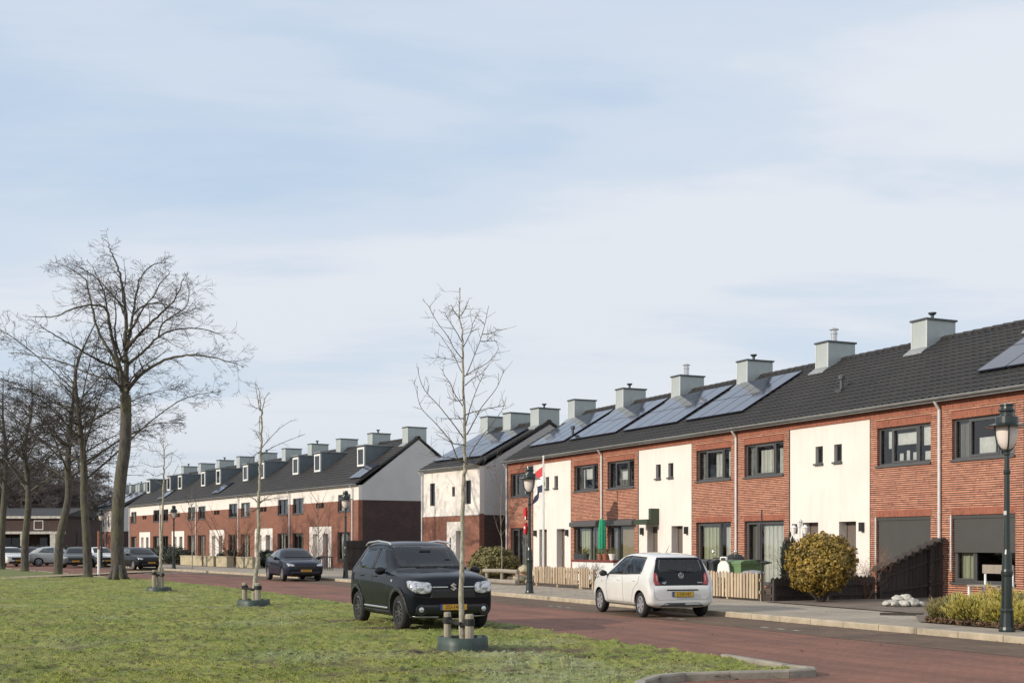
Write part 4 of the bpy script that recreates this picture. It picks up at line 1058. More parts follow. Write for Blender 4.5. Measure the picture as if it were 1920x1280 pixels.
def suv():
    root = empty('parked_car', A.P(22.78, 8.37, .06), math.atan2(-A.ca, A.sa), 'black compact crossover with silver roof rails parked on the grass, facing the viewer', 'car', 'parked cars')
    st = [(1.85,.40,.70,.84,.60,.64,.52),(1.82,.30,.76,.93,.71,.74,.62),(1.74,.22,.84,.985,.78,.795,.68),(1.50,.20,.93,1.03,.82,.825,.71),(1.15,.20,.985,1.075,.83,.83,.72),
          (.86,.20,1.01,1.105,.83,.835,.72),(.76,.20,1.02,1.14,.83,.835,.705),(.32,.20,1.03,1.46,.83,.84,.635),(.15,.20,1.03,1.555,.83,.84,.62),(-.10,.20,1.04,1.60,.83,.84,.615),
          (-.70,.20,1.06,1.615,.83,.84,.61),(-1.25,.20,1.08,1.59,.83,.835,.60),(-1.50,.22,1.08,1.50,.82,.825,.55),(-1.68,.26,1.05,1.22,.80,.80,.66),(-1.80,.32,.95,1.06,.76,.77,.66),(-1.85,.42,.80,.90,.68,.70,.60)]
    P = M['paint_black']
    FW = [(.50,1.085),(-.20,1.085),(-.20,1.48),(.06,1.47)]; RW = [(-.28,1.085),(-1.00,1.10),(-1.16,1.20),(-1.06,1.45),(-.28,1.48)]
    WS = [(-.64,1.125),(.64,1.125),(.61,1.48),(.56,1.515),(-.56,1.515),(-.61,1.48)]; RS = [(-.55,1.16),(.55,1.16),(.50,1.44),(-.50,1.44)]
    bo, bvh = car_shell(st, P, (1.22,-1.215), .375, 1.67, 2, 'body', root, (5,14,.5), [(FW,'+y'),(FW,'-y'),(RW,'+y'),(RW,'-y'),(WS,'+x'),(RS,'-x')])
    interior(root, .12, -.95, .74, .62, 1.5)
    patch(bvh, RS, '-x', 'rear_window', M['clearglass'], root, .006, .004, .06, .03)
    for wx in (1.22,-1.215):
        for sd in (-1,1): wheel(root, wx, sd*.735, .318, .185, 'dark', sd)
    for v in ('+y','-y'):                                # dark arch flares and sill cladding
        for wx in (1.22,-1.215):
            pts = []
            for k in range(15): an = R(-8)+R(196)*k/14; pts.append((wx+.455*math.cos(an), .322+.455*math.sin(an)))
            for k in range(15): an = R(188)-R(196)*k/14; pts.append((wx+.378*math.cos(an), .322+.378*math.sin(an)))
            patch(bvh, pts, v, 'arch_flare', M['black_plastic'], root, .02, .03, .05, 0)
        patch(bvh, [(-.80,.22),(.80,.22),(.80,.33),(-.80,.33)], v, 'sill_cladding', M['black_plastic'], root, .015, .02, .06, .01)
        patch(bvh, [(-.72,.36),(.66,.36),(.66,.395),(-.72,.395)], v, 'sill_trim', M['silver'], root, .012, .015, .06, .01)
        patch(bvh, FW, v, 'side_window', M['clearglass'], root, .004, .004, .05, .03)
        patch(bvh, RW, v, 'side_window', M['clearglass'], root, .004, .004, .05, .03)
        patch(bvh, [(-.21,1.08),(-.27,1.08),(-.27,1.475),(-.21,1.475)], v, 'window_post', M['black_plastic'], root, .007, .012, .05, 0)
        for l in ([(.60,1.04),(.66,.70),(.60,.40)],[(-.24,1.06),(-.24,.40)],[(-1.02,1.08),(-.98,.8),(-.80,.55),(-.78,.40)]): seam(bvh, l, v, root)
        sg = 1 if v[0]=='+' else -1
        for hx in (-.05,-.86): q=MB(); q.tube([(hx-.09,sg*.845,.945),(hx-.06,sg*.865,.95),(hx+.06,sg*.865,.95),(hx+.09,sg*.845,.945)],.012,8); q.build('door_handle',M['paint_black'],root)
        q = MB(); q.tube([(.20,sg*.60,1.54),(.08,sg*.615,1.58),(-.5,sg*.62,1.615),(-1.15,sg*.61,1.585),(-1.32,sg*.60,1.53)],.019,8); q.build('roof_rail',M['silver'],root)
        mirror(root,.60,sg*.83,1.06,sg,M['paint_jet'])
        patch(bvh, [(.86,.86),(.95,.86),(.95,.91),(.86,.91)], v, 'side_repeater', M['reflector'], root, .008,.01,.04,.01)
    patch(bvh, WS, '+x', 'windscreen', M['clearglass'], root, .004, .004, .05, .03)
    for sg in (-1,1):
        hl = patch(bvh, [(sg*.80,.90),(sg*.44,.865),(sg*.405,.78),(sg*.43,.69),(sg*.58,.665),(sg*.74,.70),(sg*.80,.77)], '+x', 'headlight', M['headlight'], root, .012, .03, .03, .04)
        lm = bvh.ray_cast(Vector((4,sg*.61,.77)),Vector((-1,0,0)))[0]
        b = MB(); b.ball((lm.x+.004,lm.y,lm.z),(.02,.075,.065),14,8); b.build('lens',M['reflector'],hl,smooth=True)
        f0 = bvh.ray_cast(Vector((4,sg*.60,.385)),Vector((-1,0,0)))[0]
        b = MB(); b.lathe([(.10,-.02),(.10,.012),(.07,.014),(.068,.0)],(f0.x,f0.y,f0.z),20,axis='x'); fo=b.build('fog_lamp',M['black_plastic'],root)
        b = MB(); b.ball((f0.x+.012,f0.y,f0.z),(.015,.05,.05),14,8); b.build('lens',M['reflector'],fo,smooth=True)
        patch(bvh, [(sg*.40,.775),(sg*.10,.775),(sg*.10,.795),(sg*.40,.795)], '+x', 'chrome_bar', M['chrome'], root, .014,.02,.04,0)
        patch(bvh, [(sg*.78,.245),(sg*.25,.235),(sg*.25,.265),(sg*.78,.275)], '+x', 'bumper_trim', M['silver'], root, .014,.02,.04,0)
    patch(bvh, [(-.44,.58),(.44,.58),(.40,.76),(-.40,.76)], '+x', 'grille', M['black_plastic'], root, .006,.012,.05,.03)
    patch(bvh, [(-.70,.30),(.70,.30),(.66,.47),(-.66,.47)], '+x', 'lower_grille', M['black_plastic'], root, .006,.012,.05,.03)
    seam(bvh,[(-.74,.93),(-.5,.925),(.5,.925),(.74,.93)],'+x',root,'bonnet_seam',.006)
    seam(bvh,[(-.80,.64),(-.5,.60),(.5,.60),(.80,.64)],'+x',root,'bumper_seam',.005)
    e0 = bvh.ray_cast(Vector((4,0,.79)),Vector((-1,0,0)))[0]
    em = MB(); r_ = .07                                   # angular S emblem
    zz = [(.9,.35),(0,1.0),(-.9,.35),(-.55,.1),(.1,-.35),(-.2,-.55),(-.55,-.3),(-.9,-.35),(0,-1.0),(.9,-.35),(.55,-.1),(-.1,.35),(.2,.55),(.55,.3)]
    em.prism([(y*r_,z*r_) for y,z in zz], e0.x+.008, e0.x+.02); emo = em.build('emblem',M['chrome'],root,fix=True); emo.location=(0,0,e0.z)
    pz = .445; px_ = bvh.ray_cast(Vector((4,0,pz)),Vector((-1,0,0)))[0]
    number_plate(root, px_.x+.01, pz-.02, True, 'ZD-146-P')
    for yy in (-.35,.28): seam(bvh, [(yy,1.118),(yy+.42,1.115)], '+x', root, 'wiper', .008, 'black_plastic', .015)
    return root
def city_car():
    rz = math.atan2(A.ca,-A.sa)-R(6); rl = gp(1201,1156); cc = rl - Matrix.Rotation(rz,3,'Z') @ Vector((-1.21,.79,0))*.97
    root = empty('parked_car', (cc.x,cc.y,-.002), rz, 'small white hatchback with black tailgate parked along the kerb, seen from behind', 'car', 'parked cars')
    root.scale = (.97,.97,.97)
    st = [(1.77,.34,.58,.66,.60,.64,.54),(1.73,.26,.66,.78,.72,.74,.62),(1.60,.20,.76,.87,.77,.785,.66),(1.35,.20,.85,.935,.79,.80,.68),(1.10,.20,.89,.975,.795,.81,.70),(1.00,.20,.90,1.00,.795,.812,.695),
          (.45,.20,.92,1.335,.80,.82,.585),(.28,.20,.925,1.415,.80,.82,.565),(.05,.20,.93,1.455,.80,.82,.56),(-.45,.20,.945,1.48,.80,.82,.56),(-1.00,.20,.96,1.465,.80,.82,.56),(-1.42,.20,.965,1.425,.80,.815,.555),(-1.52,.21,.965,1.40,.80,.81,.56),
          (-1.585,.22,.95,1.29,.80,.805,.615),(-1.64,.22,.90,1.06,.795,.80,.68),(-1.68,.22,.80,.90,.79,.795,.71),(-1.705,.23,.68,.755,.775,.785,.71),(-1.76,.27,.58,.70,.73,.745,.67),(-1.775,.32,.54,.64,.66,.68,.60)]
    P = M['paint_white']
    FW = [(.62,.975),(.10,1.345),(-.24,1.37),(-.19,.985)]; RW = [(-.25,.988),(-.31,1.37),(-1.09,1.34),(-1.20,1.04),(-1.17,1.01)]
    WS = [(-.63,1.02),(.63,1.02),(.55,1.37),(-.55,1.37)]; RS = [(-.50,1.03),(.50,1.03),(.555,1.12),(.50,1.31),(-.50,1.31),(-.555,1.12)]
    bo, bvh = car_shell(st, P, (1.21,-1.21), .335, 1.64, 2, 'body', root, (4,15,.45), [(FW,'+y'),(FW,'-y'),(RW,'+y'),(RW,'-y'),(WS,'+x'),(RS,'-x')])
    interior(root, .15, -.95, .62, .60, 1.38)
    for wx in (1.21,-1.21):
        for sd in (-1,1): wheel(root, wx, sd*.725, .288, .165, 'up', sd)
    for v in ('+y','-y'):
        sg = 1 if v[0]=='+' else -1
        for st_ in ([(.74,.945),(.68,.985),(.62,.975),(-.19,.985),(-1.17,1.01),(-1.24,1.03),(-1.22,.985),(-.2,.955)],[(.70,.975),(.11,1.375),(-.24,1.402),(-.24,1.372),(.10,1.347),(.61,.978)],[(-.24,1.402),(-1.12,1.37),(-1.25,1.035),(-1.20,1.035),(-1.09,1.342),(-.24,1.372)],[(-.19,.982),(-.25,.982),(-.31,1.375),(-.235,1.375)]): patch(bvh, st_, v, 'window_trim', M['black_plastic'], root, .004, .01, .05, 0)
        patch(bvh, FW, v, 'side_window', M['clearglass'], root, .003, .004, .05, .03)
        patch(bvh, RW, v, 'side_window', M['clearglass'], root, .003, .004, .05, .03)
        for l in ([(.70,.95),(.74,.66),(.70,.32),(-.26,.32)],[(-.215,.98),(-.26,.7),(-.26,.32),(-.72,.32),(-.86,.62),(-1.15,.80),(-1.19,.99)]): seam(bvh, l, v, root, r=.004)
        seam(bvh,[(.68,.42),(-.78,.42)],v,root,'side_crease',.006,'paint_white',-.002)
        for hx in (-.02,-.92): q=MB(); q.tube([(hx-.09,sg*.822,.83),(hx-.06,sg*.845,.833),(hx+.06,sg*.845,.833),(hx+.09,sg*.822,.83)],.012,8); q.build('door_handle',P,root)
        mirror(root,.66,sg*.81,.97,sg,M['black_plastic'])
        patch(bvh,[(1.0,.76),(1.06,.76),(1.06,.80),(1.0,.80)],v,'side_repeater',M['reflector'],root,.006,.01,.03,.01)
    patch(bvh, WS, '+x', 'windscreen', M['clearglass'], root, .003,.004,.06,.03)
    for sg in (-1,1): patch(bvh, [(sg*.70,.62),(sg*.42,.62),(sg*.46,.76),(sg*.70,.80)], '+x', 'headlight', M['headlight'], root, .01,.02,.05,.03)
    tgl = [(-.655,.735),(.655,.735),(.69,.84),(.665,1.0),(.555,1.12),(.50,1.03),(-.50,1.03),(-.555,1.12),(-.665,1.0),(-.69,.84)]
    patch(bvh, tgl, '-x', 'tailgate', M['paint_jet'], root, .006, .014, .04, 0)
    patch(bvh, [(-.665,1.0),(-.575,1.30),(-.52,1.365),(.52,1.365),(.575,1.30),(.665,1.0),(.555,1.12),(.50,1.31),(-.50,1.31),(-.555,1.12)], '-x', 'tailgate_surround', M['paint_jet'], root, .006, .014, .04, 0)
    patch(bvh, RS, '-x', 'rear_window', M['clearglass'], root, .004,.004,.04,.03)
    for sg in (-1,1):
        tl = patch(bvh, [(sg*.52,.745),(sg*.662,.745),(sg*.69,.84),(sg*.668,.995),(sg*.62,1.03),(sg*.575,.96),(sg*.575,.82)], '-x', 'tail_light', M['taillight'], root, .016,.02,.03,.03)
        patch(bvh, [(sg*.60,.83),(sg*.618,.83),(sg*.618,.96),(sg*.60,.96)], '-x', 'light_bar', M['taillight_pale'], root, .022,.01,.03,.005)
        patch(bvh, [(sg*.30,.45),(sg*.70,.47),(sg*.70,.49),(sg*.30,.468)], '-x', 'bumper_crease', M['paint_grey'], root, -.002,.01,.04,0) if False else None
    e0 = bvh.ray_cast(Vector((-4,0,.955)),Vector((1,0,0)))[0]
    em = MB(); r_=.062; n=24                              # round badge: ring with stacked V and W strokes
    ring=[(r_*math.cos(2*math.pi*k/n),r_*math.sin(2*math.pi*k/n)) for k in range(n+1)]
    em.tube([(0,y,z) for y,z in ring],.007,6,cap=False)
    for a,c in (((-.022,.052),(0,.008)),((.022,.052),(0,.008)),((-.052,.03),(-.024,-.048)),((-.024,-.048),(0,.002)),((0,.002),(.024,-.048)),((.024,-.048),(.052,.03))): em.bar((0,*a),(0,*c),.008,.011)
    eo = em.build('emblem',M['chrome'],root); eo.location=(e0.x-.016,0,e0.z)
    for yy, tx in ((.43,'up!'),(-.46,'move')):
        t0 = bvh.ray_cast(Vector((-4,yy,.80)),Vector((1,0,0)))[0]
        text(tx,.075 if tx=='up!' else .055,(t0.x-.014,yy,.80),(R(80),0,R(-90)),M['chrome'],root,'badge')
    patch(bvh, [(-.40,.615),(.40,.615),(.38,.645),(-.38,.645)], '-x', 'handle_recess', M['black_plastic'], root, .003,.01,.04,.01)
    p0 = bvh.ray_cast(Vector((-4,0,.53)),Vector((1,0,0)))[0]
    number_plate(root, p0.x-.012, .535, False, 'J-330-ND', 'plate_rear')
    patch(bvh, [(-.58,.255),(.58,.255),(.42,.345),(-.42,.345)], '-x', 'bumper_diffuser', M['paint_grey'], root, .004,.012,.05,.03)
    seam(bvh, [(-.72,.42),(-.60,.415),(.60,.415),(.72,.42)], '-x', root, 'bumper_crease', .005, 'paint_silver', .0)
    for sg in (-1,1): seam(bvh, [(sg*.70,.70),(sg*.69,.46),(sg*.60,.435)], '-x', root, 'bumper_seam', .004, 'paint_grey')
    q = MB(); q.tube([(-.9,-.0,1.475),(-1.0,-.0,1.56),(-1.08,0,1.66)],[.008,.005,.003],6); q.build('aerial',M['black_plastic'],root)
    seam(bvh,[(-.25,1.045),(.05,1.06),(.30,1.10)],'-x',root,'rear_wiper',.008,'black_plastic',.02)
    return root
def saloon(loc, rz, paint, label, L=4.35, H=1.46, W=1.78, plate='KT-482-L', estate=False):
    root = empty('parked_car', loc, rz, label, 'car', 'parked cars'); l = L/2; P = M[paint]; h = W/2-.03
    st = [(l,.36,.58,.68,h*.74,h*.78,h*.66),(l-.05,.26,.66,.78,h*.88,h*.90,h*.76),(l-.22,.20,.76,.86,h*.96,h*.965,h*.82),(l-.6,.19,.86,.93,h*.99,h*.99,h*.84),(l-1.05,.19,.91,.98,h,h,h*.85),(l-1.15,.19,.92,1.0,h,h,h*.84),
          (l-1.72,.19,.95,H-.10,h,h,h*.68),(l-1.95,.19,.96,H-.02,h,h,h*.65),(l-2.4,.19,.97,H,h,h,h*.645),(-l+1.1,.19,.98,H-.04 if not estate else H,h,h,h*.64),(-l+.55,.20,.98,H-.18 if not estate else H-.05,h*.99,h*.99,h*.62),(-l+.22,.22,.95,1.06,h*.96,h*.97,h*.74),(-l+.05,.28,.82,.92,h*.88,h*.9,h*.72),(-l,.36,.64,.74,h*.78,h*.8,h*.64)]
    bo, bvh = car_shell(st, P, (l-.86,-l+.78), .355, W, 1, 'body', root)
    for wx in (l-.86,-l+.78):
        for sd in (-1,1): wheel(root,wx,sd*(W/2-.115),.315,.19,'std',sd)
    for v in ('+y','-y'):
        sg = 1 if v[0]=='+' else -1
        patch(bvh,[(l-1.5,.99),(l-2.05,H-.11),(l-2.3,H-.10),(l-2.3,1.0)],v,'side_window',M['sideglass'],root,.01,.012,.08,.03)
        patch(bvh,[(l-2.36,1.0),(l-2.36,H-.10),(-l+1.1,H-.15),(-l+.75,1.05)],v,'side_window',M['sideglass'],root,.01,.012,.08,.03)
        mirror(root,l-1.45,sg*h,1.0,sg,P); seam(bvh,[(l-2.33,.98),(l-2.33,.35)],v,root)
    patch(bvh,[(-.62*h/.83,1.03),(.62*h/.83,1.03),(.56,H-.08),(-.56,H-.08)],'+x','windscreen',M['carglass'],root,.01,.012,.07,.05)
    for sg in (-1,1):
        patch(bvh,[(sg*(h-.06),.80),(sg*(h-.36),.73),(sg*(h-.33),.65),(sg*(h-.08),.67)],'+x','headlight',M['headlight'],root,.012,.02,.04,.03)
    patch(bvh,[(-.46,.52),(.46,.52),(.50,.70),(-.50,.70)],'+x','grille',M['black_plastic'],root,.01,.012,.06,.03)
    patch(bvh,[(-.68,.27),(.68,.27),(.62,.42),(-.62,.42)],'+x','lower_grille',M['black_plastic'],root,.01,.012,.06,.03)
    p0 = bvh.ray_cast(Vector((4,0,.47)),Vector((-1,0,0)))[0]; number_plate(root,p0.x+.012,.47,True,plate)
    patch(bvh,[(-.55,1.05),(.55,1.05),(.50,H-.2),(-.50,H-.2)],'-x','rear_window',M['carglass'],root,.01,.012,.08,.05)
    for sg in (-1,1): patch(bvh,[(sg*.45,.74),(sg*.72,.74),(sg*.72,.90),(sg*.5,.88)],'-x','tail_light',M['taillight'],root,.012,.02,.06,.03)
    return root
suv(); city_car()
hB = math.atan2(-B.ca, B.sa); hA = math.atan2(-A.ca, A.sa)
saloon(A.P(55.9,14.55,0), hA, 'paint_navy', 'dark blue hatchback parked by the kerb in front of the far row', L=4.25, W=1.77, plate='GZ-275-H')
v = wp(258,1021,81.5); saloon((v.x,v.y,0), hB+R(6), 'paint_jet', 'black estate car parked beyond the largest tree trunk', L=4.7, H=1.45, W=1.84, estate=True)
v = wp(187,1021,92); saloon((v.x,v.y,0), hB+R(2), 'paint_white', 'white car half hidden between the two nearest tree trunks', L=4.1, W=1.75)
v = wp(143,1021,89); saloon((v.x,v.y,0), hB-R(14), 'paint_grey', 'dark grey car between the second and third tree trunks', L=4.3, W=1.78)
v = wp(107,1021,95); saloon((v.x,v.y,0), hB+R(80), 'paint_silver', 'pale silver car standing side-on behind the third tree trunk', L=4.2, H=1.5, W=1.76)
v = wp(20,1021,93); saloon((v.x,v.y,0), hB+R(5), 'paint_white', 'white car with black grille at the left edge, facing the viewer', L=4.2, W=1.78)
v = wp(58,1021,99); saloon((v.x,v.y,0), hB+R(10), 'paint_jet', 'black car beside the fourth tree trunk, behind the white one', L=4.3, W=1.78)
RMIN = .0048
# ------------------------------------------------------------------ trees
def twigs(mb, p, d, length, r, lev, rnd, up=.0, wob=.25, kids=3, n=5, split=.5, sides=None, flat=1.0):
    """one wandering branch with its side branches"""
    pts, rs = [p.copy()], [r]; d = d.normalized(); st = length/n
    for i in range(n):
        d = (d + Vector((rnd.gauss(0,wob),rnd.gauss(0,wob),rnd.gauss(0,wob)*flat+up))*.55).normalized()
        p = p + d*st; pts.append(p.copy()); rs.append(max(RMIN, r*(1-.80*(i+1)/n)))
    mb.tube(pts, rs, sides or (6 if r>.03 else 4 if r>.012 else 3), cap=False)
    if lev <= 0: return pts
    for k in range(kids):
        t = rnd.uniform(.22,.97); i = min(n-1,int(t*n)); q = pts[i].lerp(pts[i+1], t*n-i); ax = (pts[i+1]-pts[i]).normalized()
        s = ax.orthogonal().normalized(); s.rotate(Matrix.Rotation(rnd.uniform(0,6.28),3,ax))
        nd = (ax*rnd.uniform(.55,1.0)+s*rnd.uniform(.5,1.0)); nd.z = nd.z*flat+up*.4
        twigs(mb, q, nd, length*rnd.uniform(.38,.62)*(1.1-.4*t), max(RMIN,rs[i]*split), lev-1, rnd, up, wob, max(2,kids-1), max(3,n-1), split, flat=flat)
    return pts
def smooth_line(pts, k=5):
    out = []
    for i in range(len(pts)-1):
        p0,p1,p2_,p3 = pts[max(i-1,0)],pts[i],pts[i+1],pts[min(i+2,len(pts)-1)]
        for j in range(k):
            t=j/k; out.append(.5*((2*p1)+(p2_-p0)*t+(2*p0-5*p1+4*p2_-p3)*t*t+(3*p1-p0-3*p2_+p3)*t**3))
    out.append(pts[-1]); return out
def limb(mb, pts, r0, r1, rnd, n=8):
    L = smooth_line(pts,5); m = len(L)-1
    L = [p+Vector((rnd.gauss(0,1),rnd.gauss(0,1),rnd.gauss(0,1)))*r0*.12*(0<i<m) for i,p in enumerate(L)]
    rs = [r0+(r1-r0)*(i/m)**.62 for i in range(m+1)]
    mb.tube(L, rs, n); return L, rs
def dress(mb, L, rs, rnd, count, ln, up, lev=2, kids=4, start=.2, wob=.3, flat=.75, tip=.5):
    m = len(L)-1
    for k in range(count):
        t = start+(1-start)*rnd.random(); i = min(m-1,int(t*m)); q = L[i].lerp(L[i+1],t*m-i); ax = (L[i+1]-L[i]).normalized()
        s = ax.orthogonal().normalized(); s.rotate(Matrix.Rotation(rnd.uniform(0,6.28),3,ax))
        d = ax*rnd.uniform(.3,.9)+s*rnd.uniform(.6,1.0); d.z = d.z*flat+up
        twigs(mb,q,d,ln*rnd.uniform(.6,1.25)*(1.15-.5*t),max(.006,rs[i]*.42),lev,rnd,up*.25,wob,kids,5,.55,flat=flat)
    twigs(mb,L[-1],L[-1]-L[-2],ln*tip,rs[-1],lev,rnd,up*.3,wob,kids,5,.6,flat=flat)
def crop_pt(x, y, ox, oy, sc): return (ox+x/sc, oy+y/sc)

# the largest tree: its main limbs follow the photograph, in depth they spread round the trunk
def big_tree():
    rnd = random.Random(11); base = gp(222,1088); Y0 = base.y
    root = empty('bare_tree', (base.x,base.y,0), 0, 'tallest bare tree with a thick mossy trunk and wide spreading limbs', 'tree', 'bare trees in a row on the lawn')
    def W_(px,py,dy=0): v = wp(px,py,Y0+dy); z = v.z if v.z < 6 else 6+(v.z-6)*.945; return Vector((v.x-base.x,v.y-base.y,z))
    tr = MB(); cr = MB()
    T = [W_(222,1091),W_(222,1075),W_(220,1030),W_(221,960),W_(227,890),W_(234,840),W_(236,790),W_(236,750),W_(235,735)]
    L = smooth_line(T,4); m = len(L)-1
    tr.tube(L,[.44 if i==0 else .33 if i<3 else .305-.08*(i/m) for i in range(m+1)],14)
    for k in range(7):
        an=k*.9; tr.tube([Vector((math.cos(an)*.52,math.sin(an)*.52,-.02)),Vector((math.cos(an)*.3,math.sin(an)*.3,.18)),Vector((math.cos(an)*.22,math.sin(an)*.22,.7))],[.05,.13,.10],6)
    c = lambda pts: [crop_pt(x,y,0,420,4) for x,y in pts]
    limbs = [([(945,1480),(938,1400),(922,1290),(912,1180),(900,1050),(850,860),(820,700),(790,570),(700,550),(560,570),(400,640),(250,640)],.20,-2.5,10),
             ([(945,1290),(950,1100),(940,900),(945,700),(935,500),(910,350),(880,230),(830,120),(815,60)],.20,.5,11),
             ([(950,900),(970,800),(985,700),(1005,560),(1030,430),(1050,330),(1140,230),(1220,210)],.12,2.5,11),
             ([(955,880),(1000,830),(1080,740),(1200,620),(1290,530),(1340,440),(1370,350)],.12,-3,11),
             ([(965,1010),(1000,980),(1100,890),(1200,790),(1330,735),(1500,730),(1640,770)],.11,3.5,10),
             ([(950,1240),(970,1195),(1100,1060),(1270,970),(1430,945),(1600,965),(1780,1015)],.15,-2,12),
             ([(910,1080),(885,1040),(830,920),(740,760),(690,560),(660,420),(640,340),(540,260),(430,210)],.12,3,12),
             ([(920,1130),(870,1050),(750,990),(600,900),(420,790),(310,730)],.11,-4,11),
             ([(830,720),(800,560),(780,440),(730,340),(650,280),(560,230)],.07,-1,8),
             ([(942,650),(900,540),(850,470),(790,400),(730,320),(690,230)],.07,4,9),
             ([(990,640),(1060,560),(1190,530),(1320,570),(1420,610)],.065,4.5,8),
             ([(1190,790),(1220,690),(1330,610),(1400,550),(1420,440)],.06,2,8),
             ([(930,1150),(880,1135),(760,1120),(600,1060),(480,1000),(280,950),(90,920)],.10,2.5,10),
             ([(960,1180),(1010,1100),(1090,1020),(1180,960),(1250,900)],.06,5,7),
             ([(925,1000),(880,880),(860,760),(870,640),(860,520),(880,420)],.08,-5,9),
             ([(955,760),(1020,680),(1080,560),(1150,480),(1200,380),(1270,300)],.07,-5,9)]
    for pts, r0, dep, cnt in limbs:
        q = c(pts); n = len(q)-1
        P = [W_(x,y,dep*(i/n)**1.2) for i,(x,y) in enumerate(q)]
        l, rs = limb(tr, P, r0*.85, .016, rnd, 8 if r0>.1 else 6); dress(cr, l, rs, rnd, cnt+9, 1.55, .08, 2, 4, .22, .34, .7, .25)
    for k in range(9):                                    # hanging twigs low on the right, epicormic shoots
        t = rnd.uniform(.5,.95); i=int(t*m); d = Vector((rnd.gauss(0,1),rnd.gauss(0,1),.1)); twigs(cr,L[i],d,rnd.uniform(1,2.2),.02,2,rnd,-.02,.3,3,5,.6)
    tr.build('trunk',M['bark'],root,smooth=True); cr.build('crown',M['twig'],root)
    return root
big_tree()
def row_tree(x, y, lean, h, seed, label, tree_fork=5.0, r=.30, spread=1.0, group='bare trees in a row on the lawn', tm='bark', cm='twig', limbs=13, lev=2, cnt=15):
    rnd = random.Random(seed); root = empty('bare_tree',(x,y,0),0,label,'tree',group); tr, cr = MB(), MB()
    P = [Vector((0,0,-.05)),Vector((lean*.06,0,.3)),Vector((lean*.25,rnd.gauss(0,.05),tree_fork*.35)),Vector((lean*.55+rnd.gauss(0,.1),rnd.gauss(0,.1),tree_fork*.7)),Vector((lean,0,tree_fork)),Vector((lean*1.05,rnd.gauss(0,.3),tree_fork+(h-tree_fork)*.3)),Vector((lean*1.0+rnd.gauss(0,.4),rnd.gauss(0,.4),tree_fork+(h-tree_fork)*.6)),Vector((lean+rnd.gauss(0,.6),0,h*.96))]
    L = smooth_line(P,4); m = len(L)-1; fk = 16
    rs = [r*1.35 if i==0 else r*1.12 if i<3 else r*(1-.35*i/fk) if i<fk else r*.6*(1-(i-fk)/(m-fk))+.015 for i in range(m+1)]
    tr.tube(L,rs,12); dress(cr,L[fk:],rs[fk:],rnd,cnt+6,1.6,.15,lev,4,.1,.34,.7)
    for k in range(limbs):
        i = fk-4+int((m-fk)*.75*k/limbs)+2; q = L[i]; an = k*2.4+rnd.gauss(0,.3); le = (h-tree_fork)*rnd.uniform(.5,.72)*(1.05-.45*(i-fk)/(m-fk))*spread
        o = Vector((math.cos(an),math.sin(an),0)); rise = rnd.uniform(.45,1.0)
        pts = [q, q+o*le*.25+Vector((0,0,le*.22*rise+.1)), q+o*le*.55+Vector((0,0,le*.55*rise)), q+o*le*.85+Vector((0,0,le*.78*rise)), q+o*le*1.1+Vector((0,0,le*.85*rise))]
        l, rr = limb(tr, pts, max(.04,rs[i]*.42), .012, rnd, 7); dress(cr,l,rr,rnd,cnt+12,1.45,.06,lev,4,.15,.36,.6,.4)
    tr.build('trunk',M[tm],root,smooth=True); cr.build('crown',M[cm],root); return root
RMIN = .0065
for (px,Y,lean,h,sd,fk,r,lb) in ((165,61.5,-.2,13.2,5,5.6,.24,'second bare tree of the row, straight trunk just left of the tallest one'),(108,68.5,.55,12.3,8,6.0,.26,'third bare tree of the row with a trunk leaning to the right'),
                                 (46,76,.2,12.2,13,5.6,.26,'fourth bare tree of the row, forking above the white car'),(2,82.5,.3,12.8,17,6.0,.27,'fifth bare tree, cut by the left edge of the photo')):
    v = wp(px,1021,Y); row_tree(v.x,v.y,lean,h,sd,lb,fk,r)
RMIN = .016
# trees of the hazy belt behind the low building
rt = None
lb = {0:'dense hazy bare tree at the far left behind the low building',1:'hazy bare tree behind the low building, left of the gap',2:'hazy bare tree behind the low building above its roof end',3:'far hazy bare tree just left of the white corner house',4:'low hazy bare tree between the row trunks'}
spots = [(-8,150,1.25),(20,158,1.3),(48,146,1.15),(78,152,1.2),(105,160,1.15),(128,150,.95),(150,165,1.05),(172,172,1.0),(200,178,1.0),(-40,150,1.3),(62,170,1.25),(300,210,1.0)]
for i,(px,Y,s) in enumerate(spots):
    v = wp(px,1021,Y)
    if i < 2:
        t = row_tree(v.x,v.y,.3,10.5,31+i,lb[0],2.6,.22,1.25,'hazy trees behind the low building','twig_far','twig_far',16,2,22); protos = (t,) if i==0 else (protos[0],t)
        t.scale=(s,s,s)
    else:
        t = copy_tree(protos[i%2]); t.location=(v.x,v.y,0); t.scale=(s,s,s*random.uniform(.9,1.1)); t.rotation_euler.z=i*1.7
    t['label'] = 'hazy bare tree in the brown belt of trees behind the low dark building'

RMIN = .002
